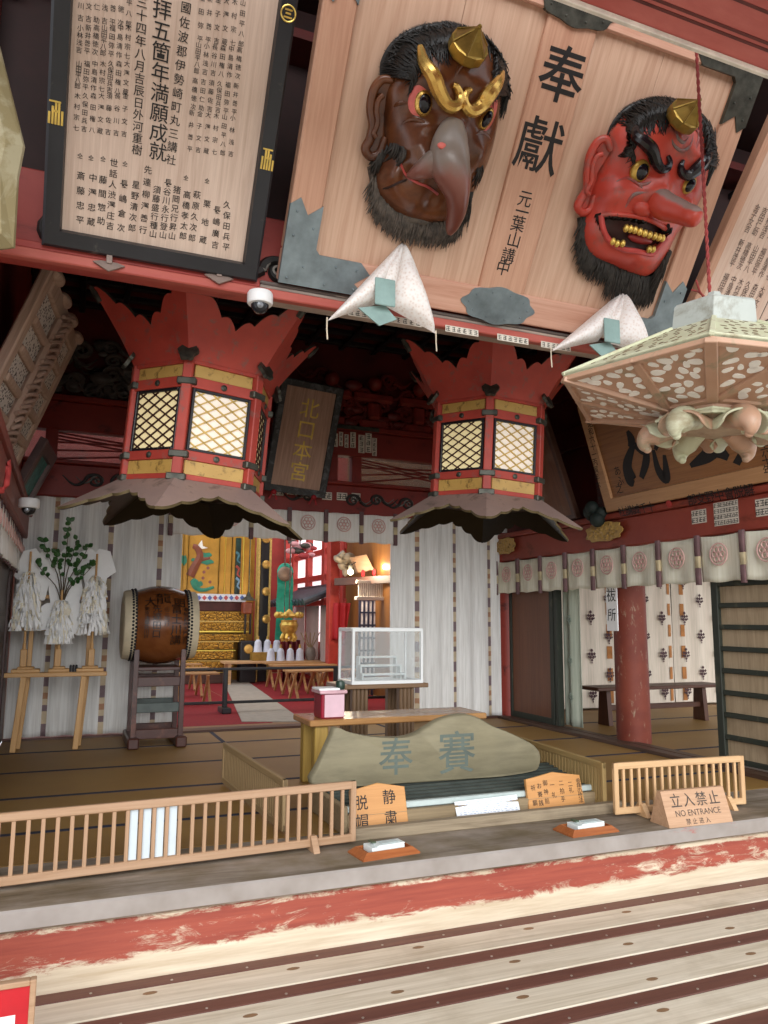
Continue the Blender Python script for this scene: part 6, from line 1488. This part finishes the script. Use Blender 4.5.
# gilt lattice altar chest in tiers
LATG=None
def latticegold():
    m,nt,b=newmat('gilt_lattice'); vo=N(nt,'ShaderNodeTexVoronoi',feature='DISTANCE_TO_EDGE'); vo.inputs['Scale'].default_value=13; nt.links.new(coords(nt,(1,1,1.6)),vo.inputs['Vector'])
    nt.links.new(ramp(nt,vo.outputs['Distance'],[(.04,hx('5a3d14')),(.12,hx('c99a3e')),(.4,hx('a87a2c'))]),b.inputs['Base Color']); b.inputs['Metallic'].default_value=.55; b.inputs['Roughness'].default_value=.35; bump(nt,b,vo.outputs['Distance'],.6,.03); return m
LATG=latticegold()
t=thing('gilt_altar','tiered gilt altar chest with lattice reliefs behind the left stools','altar',loc=V((px(215,664,14.9).x,14.9,0))); o0=t.location.copy()
tiers=((612,621),(622,631),(634,641),(642,650),(651,660),(661,672))
for i,(y0,y1) in enumerate(tiers):
    b=MB(); rect(b,168,y0,247 if i<3 else 234,y1,14.85-.06*i,.5,0,.01,o0); b.build('lattice_tier',LATG,t)
    b=MB(); rect(b,166,y1,249 if i<3 else 236,y1+1.6,14.80-.06*i,.5,0,.01,o0); b.build('gilt_ledge',GY if i%2 else GOLDP,t)
a0=px(200,672,14.5); b=MB(); b.box((a0.x-o0.x-1.0,-.35,0),(a0.x-o0.x+.6,.2,a0.z),0,.01); b.build('plinth',WOOD_DK,t)
b=MB(); rect(b,196,602,246,611,15.05,.1,0,.01,o0); b.build('back_shelf',plain('dark_red_shelf','4a1a18',.5),t)
# red brown lantern box left of the pillar
q=px(248,612,14.6); t=thing('small_lantern','small red-brown box lantern with dark cords beside the gilt altar','lantern',loc=q); o0=q
b=MB(); rect(b,243.5,602,253,614,14.55,.25,0,.02,o0); b.build('box',plain('red_brown_lacquer','8a3f22',.4),t)
b=MB(); b.lathe([(.16,.14),(.05,.22),(.02,.3)],6,0,M.Translation((.02,.08,.08))); b.build('roof',BRONZE,t)
for x in (245.5,250.5): b=MB(); c=px(x,614,14.62)-o0; b.tube([c,c+V((0,0,-.38))],.02,6); b.build('cord',BLACK,t)
b=MB(); c=px(250,590,14.6)-o0; b.tube([V((.02,.08,.3)),V((.02,.08,1.6))],.012,6); b.build('hanger',BRONZE,t)
# black pillar with gold medallions
q=px(265,655,14.7); t=thing('black_pillar','black lacquer pillar with gold edges and round gold medallions beside the gilt screen','pillar',loc=(q.x,14.7,0)); o0=V((q.x,14.7,0))
a=px(261.5,520,14.7);c=px(271,520,14.7); b=MB(); b.box((a.x-o0.x,0,0),(c.x-o0.x,.18,a.z+.4),0,.015); b.build('shaft',BLACK,t)
for x in (260.5,271.5): b=MB(); d=px(x,520,14.7); b.box((d.x-o0.x-.02,-.02,0),(d.x-o0.x+.02,.19,d.z+.4),0,.004); b.build('gold_edge',GOLDP,t)
for y in (539,564.5,591.5,619): 
    d=px(266.3,y,14.7)-o0; b=MB(); b.lathe([(.085,0),(.075,.02),(.04,.03),(.0,.03)],20,0,M.Translation((d.x,-.0,d.z))@M.Rotation(PI/2,4,'X')); b.build('medallion',plain('medallion_gold','dcae5e',.3,.6),t,True)
# black chest with medallion
q=px(248,664,14.3); b=MB(); t=thing('black_chest','black lacquer chest with one gold medallion left of the white bottles','chest',loc=(q.x,14.5,0)); a=px(241,641,14.5);c=px(257,641,14.5)
b.box((a.x-q.x,0,0),(c.x-q.x,.3,a.z),0,.015); b.build('body',BLACK,t); b=MB(); d=px(248.5,649,14.5); b.lathe([(.09,0),(.08,.02),(.0,.025)],18,0,M.Translation((d.x-q.x,0,d.z))@M.Rotation(PI/2,4,'X')); b.build('medallion',bpy.data.materials['medallion_gold'],t,True)
# teal banner loop with pale disc
q=px(285,640,14.1); t=thing('teal_banner','long teal ribbon banner hanging from a bronze disc in the altar room','banner',loc=(q.x,14.1,px(285,640,14.1).z)); o0=t.location.copy()
for xs in (((281.5,572),(280.5,600),(279,640)),((289.5,572),(289,596),(288,636))):
    P=catmull([tuple(px(x,y,14.1)-o0) for x,y in xs],16,False); b=MB(); w_=.075
    b.add([V(p)+V((-w_,.02*sin(i),0)) for i,p in enumerate(P)]+[V(p)+V((w_,.02*sin(i),0)) for i,p in enumerate(P)],[[i,16+i,17+i,i+1] for i in range(15)]); b.build('ribbon',plain('teal_silk','1d9a7e',.5),t,solid=.01)
b=MB(); P=[tuple(px(285.3+5.2*cos(a),573-7*sin(a),14.1)-o0) for a in [PI*k/14 for k in range(15)]]; b.tube(P,.06,8); b.build('ribbon_top',bpy.data.materials['teal_silk'],t,True)
b=MB(); d=px(285,574,14.0)-o0; b.ball(d,.14,0,16,10,(1,.25,1)); b.build('disc',plain('bronze_disc','8c7664',.4,.3),t,True)
b=MB(); b.tube([px(285,566,14.05)-o0,px(285,520,14.05)-o0],.012,6); b.build('hanger',BRONZE,t)
# gold lantern
q=px(290,642,13.4); t=thing('gold_lantern','ornate round gold hanging lantern in front of the red window, above the bottles','lantern',loc=(q.x,13.5,q.z)); 
def gz(y): return px(290,y,13.5).z-q.z
R1=px(299,630,13.5).x-px(290,630,13.5).x
b=MB(); b.lathe([(.02,gz(637)),(R1*.55,gz(635)),(R1*.9,gz(630)),(R1*1.0,gz(625)),(R1*.85,gz(622)),(R1*.9,gz(620))],16,0); b.build('body',GOLD,t,True)
b=MB(); b.lathe([(R1*1.35,gz(616)),(R1*1.2,gz(617.5)),(R1*.8,gz(614)),(R1*.4,gz(612)),(R1*.12,gz(609.5)),(0,gz(608.5))],6,0); b.build('roof',GOLD,t)
for k in range(6): b=MB(); a=k*PI/3; b.ball((R1*1.3*cos(a),R1*1.3*sin(a),gz(615)),.06,0,8,6); b.tube([(R1*.6*cos(a),R1*.6*sin(a),gz(634)),(R1*.8*cos(a),R1*.8*sin(a),gz(638)),(R1*.65*cos(a),R1*.65*sin(a),gz(641))],.03,6); b.build('gold_finial',GOLD,t,True)
b=MB(); b.tube([(0,0,gz(609)),(0,0,2.6)],.012,6); b.build('hanger',BRONZE,t)
# dark red draped stand under it
q=px(292,662,14.6); b=MB(); a=px(283,655,14.6);c=px(300,640,14.6)
b.grid(lambda u,v:V((a.x+(c.x-a.x)*u,14.6+.04*sin(u*22),a.z*0+ (c.z)*v)),24,6); o=b.build('red_drape',plain('deep_red_silk','6a141a',.6),None,True,origin=((a.x+c.x)/2,14.6,0),solid=.02); tag(o,'dark red pleated drape below the gold lantern','drape')
# small vase right of bottles
q=px(318,663,14.1); t=thing('flower_vase','small grey vase with twigs at the right end of the offering table','vase',loc=(q.x-.12,14.2,.42)); b=MB(); b.lathe([(.07,0),(.1,.08),(.09,.2),(.07,.24)],14,0); b.build('vase',plain('grey_vase','847a70',.4),t,True)
for k in range(5): b=MB(); b.tube([(0,0,.2),((k-2)*.06,.02*k,.36),((k-2)*.1,.02*k,.52)],.01,5); b.build('twig',plain('twig_tan','a08a66',.7),t)
# hanging pink ornament at the top
q=px(300,548,14.2); t=thing('hanging_ornament','red and pink hanging flower ornament high before the window','ornament',loc=q); random.seed(3)
for k in range(16): b=MB(); b.ball((random.uniform(-.32,.28),random.uniform(-.1,.1),random.uniform(-.16,.1)),random.uniform(.05,.1),0,8,6,(1.3,.8,.7)); b.build('blossom',[plain('orn_pink','d9a0a4',.5),plain('orn_red','a8383a',.5),BRONZE][k%3],t,True)
b=MB(); b.tube([(0,0,.05),(0,0,1.2)],.012,6); b.build('hanger',BRONZE,t)
# little tiled canopy along the window wall
t=thing('tiled_canopy','small dark grey tiled canopy roof below the red window','canopy',loc=(AX-.35,14.6,1.75)); TIL=plain('roof_tile_grey','3f454d',.35,var=.15)
for k in range(12):
    b=MB(); y=-1.25+k*.22; b.tube([(.30,y,.0),(-.35,y,-.26)],.07,10); b.build('tile_row',TIL,t,True)
b=MB(); b.bar((.32,-1.3,.04),(.32,1.3,.04),.1,.12,0); b.build('ridge',TIL,t); b=MB(); b.bar((-.02,-1.3,-.17),(-.02,1.3,-.17),.66,.03,0,up=(-.37,0,1)); b.build('roof_board',plain('canopy_dark','1c1a1c',.5),t)
# pale panels under the canopy
for i in range(3):
    y=13.3+i*.95; b=MB(); b.grid(lambda u,v:V((AX-.12+.02*sin(u*9),y+.85*u,.1+1.35*v)),12,4); o=b.build('pale_hanging',plain('pale_pink_cloth','d2bdb4',.7,var=.08,scale=3),None,True,origin=(AX-.12,y+.42,.1),solid=.01); tag(o,'pale cloth panel under the tiled canopy, '+['nearest the red banner','middle one of three','farthest from the red banner'][i],'cloth')
# red hanging banner
q=px(341,641,12.6); b=MB(); a=px(333,640,12.6);c=px(350,603,12.6)
b.grid(lambda u,v:V((a.x+(c.x-a.x)*(u*(.85+.15*v)+.1*v),12.655+.03*sin(u*14+v*2),a.z+(c.z-a.z)*v)),20,12); 
o=b.build('red_banner',worn('red_banner_cloth','a3161f','c24a48',.66,18,.7),None,True,origin=(q.x,12.6,a.z),solid=.012); tag(o,'red cloth banner hanging on a post left of the glass display case','banner')
b=MB(); d0=px(334.5,545,12.75); b.box((d0.x-.09,12.7,0),(d0.x+.09,12.9,d0.z+.9),0,.01); b.build('post',ARED); bpy.data.objects['post' if 'post' in bpy.data.objects and bpy.data.objects['post'].parent is None else [o.name for o in COL.objects if o.name.startswith('post') and o.parent is None][0]]['kind']='structure'
[setattr(o,'name','trim_21') for o in list(COL.objects) if o.name.startswith('post') and o.parent is None]
# shelf beam with carved dragon, wooden plaque and two lamps
q0=px(337,582,12.2);q1=px(390,573,10.9); b=MB(); b.bar((q0.x,12.2,q0.z),(q1.x+.1,10.7,q0.z),.12,.12,0); o=b.build('shelf_beam',WOOD_DK,None,False,origin=V((q0.x,12.2,q0.z))); st(o); o.name='trim_22'
q=px(364,566,11.7); t=thing('wooden_plaque','pale tilted wooden plaque with red tassels on the shelf beam by the lamps','plaque',loc=q); b=MB(); P=[px(x,y,11.6)-q for x,y in ((352.5,557),(368,554),(376,570),(359,573))]; 
b.prism([(p.x,p.z) for p in P][::-1],-.04,.04,0,M.Rotation(PI/2,4,'X'),.015); b.build('board',wood('plaque_pale','a07a58','caa684',0,1.2,.5),t)
for x,y in ((363,573.5),(374,572.5)): b=MB(); d=px(x,y,11.55)-q; b.ball(d,.05,0,8,6,(.7,.5,1.3)); b.build('red_tassel',plain('tassel_red','b01c26',.7),t,True)
q=px(343,565,12.0); t=thing('carved_dragon','pale grey carved beast coiled at the left end of the shelf beam','carving',loc=q); b=MB(); P=[px(x,y,11.95)-q for x,y in ((337,562),(341,556),(346,559),(343,566),(348,572),(353,568),(351,560),(347,556))]; b.tube(catmull([tuple(p) for p in P],30,False),[.05+.05*sin(i*.9)**2 for i in range(30)],8); b.build('body',plain('carving_grey','8f8472',.6,var=.2),t,True)
b=MB(); b.ball(px(349,557,11.9)-q,.09,0,10,7,(1.3,.8,.8)); b.build('head',bpy.data.materials['carving_grey'],t,True)
for i,(x,y,lb) in enumerate(((350.5,572,'small round glowing lamp between the carved beast and the tilted plaque'),(384.5,566,'small round glowing lamp beside the grey curtain edge'))):
    q=px(x,y,11.4); t=thing('wall_lamp',lb,'lamp',loc=q); b=MB(); b.ball((0,0,0),.05,0,14,9); b.build('bulb',plain('bulb_glow','fff2d0',.5,bmp=0,emit=6,emc='ffe3a8'),t,True)
    b=MB(); b.lathe([(.03,.05),(.035,.06),(.035,.1),(.0,.1)],12,0); b.tube([(0,0,.1),(.1,.05,.16)],.012,6); b.build('socket',BRONZE,t)
    ld=bpy.data.lights.new('lamp_light','POINT'); ld.energy=40; ld.color=(1,.83,.6); ld.shadow_soft_size=.05; lo=bpy.data.objects.new('lamp_light',ld); COL.objects.link(lo); lo.location=q+V((-.06,-.09,-.02))
# white slatted blind and blue framed screen below it
q=px(372,599,11.3); b=MB()
for k in range(14): x=358.5+k*2.15; a=px(x,597,11.3);c=px(x+1.5,582,11.3); b.box((a.x-q.x,0,a.z-q.z),(c.x-q.x,.02,c.z-q.z),0,.002)
a=px(356,600,11.28);c=px(389,597,11.28); b.box((a.x-q.x,-.05,a.z-q.z),(c.x-q.x,.06,c.z-q.z),0,.005); a=px(357,583,11.28);c=px(389,581,11.28); b.box((a.x-q.x,-.01,a.z-q.z),(c.x-q.x,.03,c.z-q.z),0,.003)
o=b.build('white_blind',plain('blind_white','ded6cb',.6,var=.05)); o.location=q; tag(o,'white slatted blind under the shelf beam','blind')
q=px(368,626,11.6); t=thing('lattice_screen','dark blue framed lattice screen with pale panes under the white blind','screen',loc=(q.x,11.6,0)); zt=px(368,600,11.6).z; x0=px(360,600,11.6).x-q.x; x1=px(377,600,11.6).x-q.x
b=MB(); b.box((x0,.01,.3),(x1,.02,zt),0,0); b.build('pane',plain('pale_pane','d8cfce',.7,emit=.15),t)
BLU=plain('dark_blue_frame','2a2c44',.5)
for k in range(5): b=MB(); x=x0+(x1-x0)*k/4; b.box((x-.016,-.01,.0),(x+.016,.025,zt),0,.003); b.build('upright',BLU,t)
for k in range(8): b=MB(); z=.1+(zt-.1)*k/7; b.box((x0,-.008,z-.014),(x1,.023,z+.014),0,.003); b.build('crossbar',BLU,t)
# ================================================================== LIGHT
w=bpy.data.worlds.new('sky'); SC.world=w; w.use_nodes=True
bg=w.node_tree.nodes['Background']; bg.inputs['Color'].default_value=hx('f2f5fa'); bg.inputs['Strength'].default_value=1.5
sd=bpy.data.lights.new('sun','SUN'); sd.energy=2.9; sd.angle=rad(50); so=bpy.data.objects.new('sun',sd); COL.objects.link(so)
so.rotation_euler=V((.22,1,-.29)).to_track_quat('-Z','Y').to_euler()
SC.view_settings.view_transform='Standard'; SC.view_settings.look='None'; SC.view_settings.exposure=0; SC.view_settings.gamma=1; SC.view_settings.use_curve_mapping=False
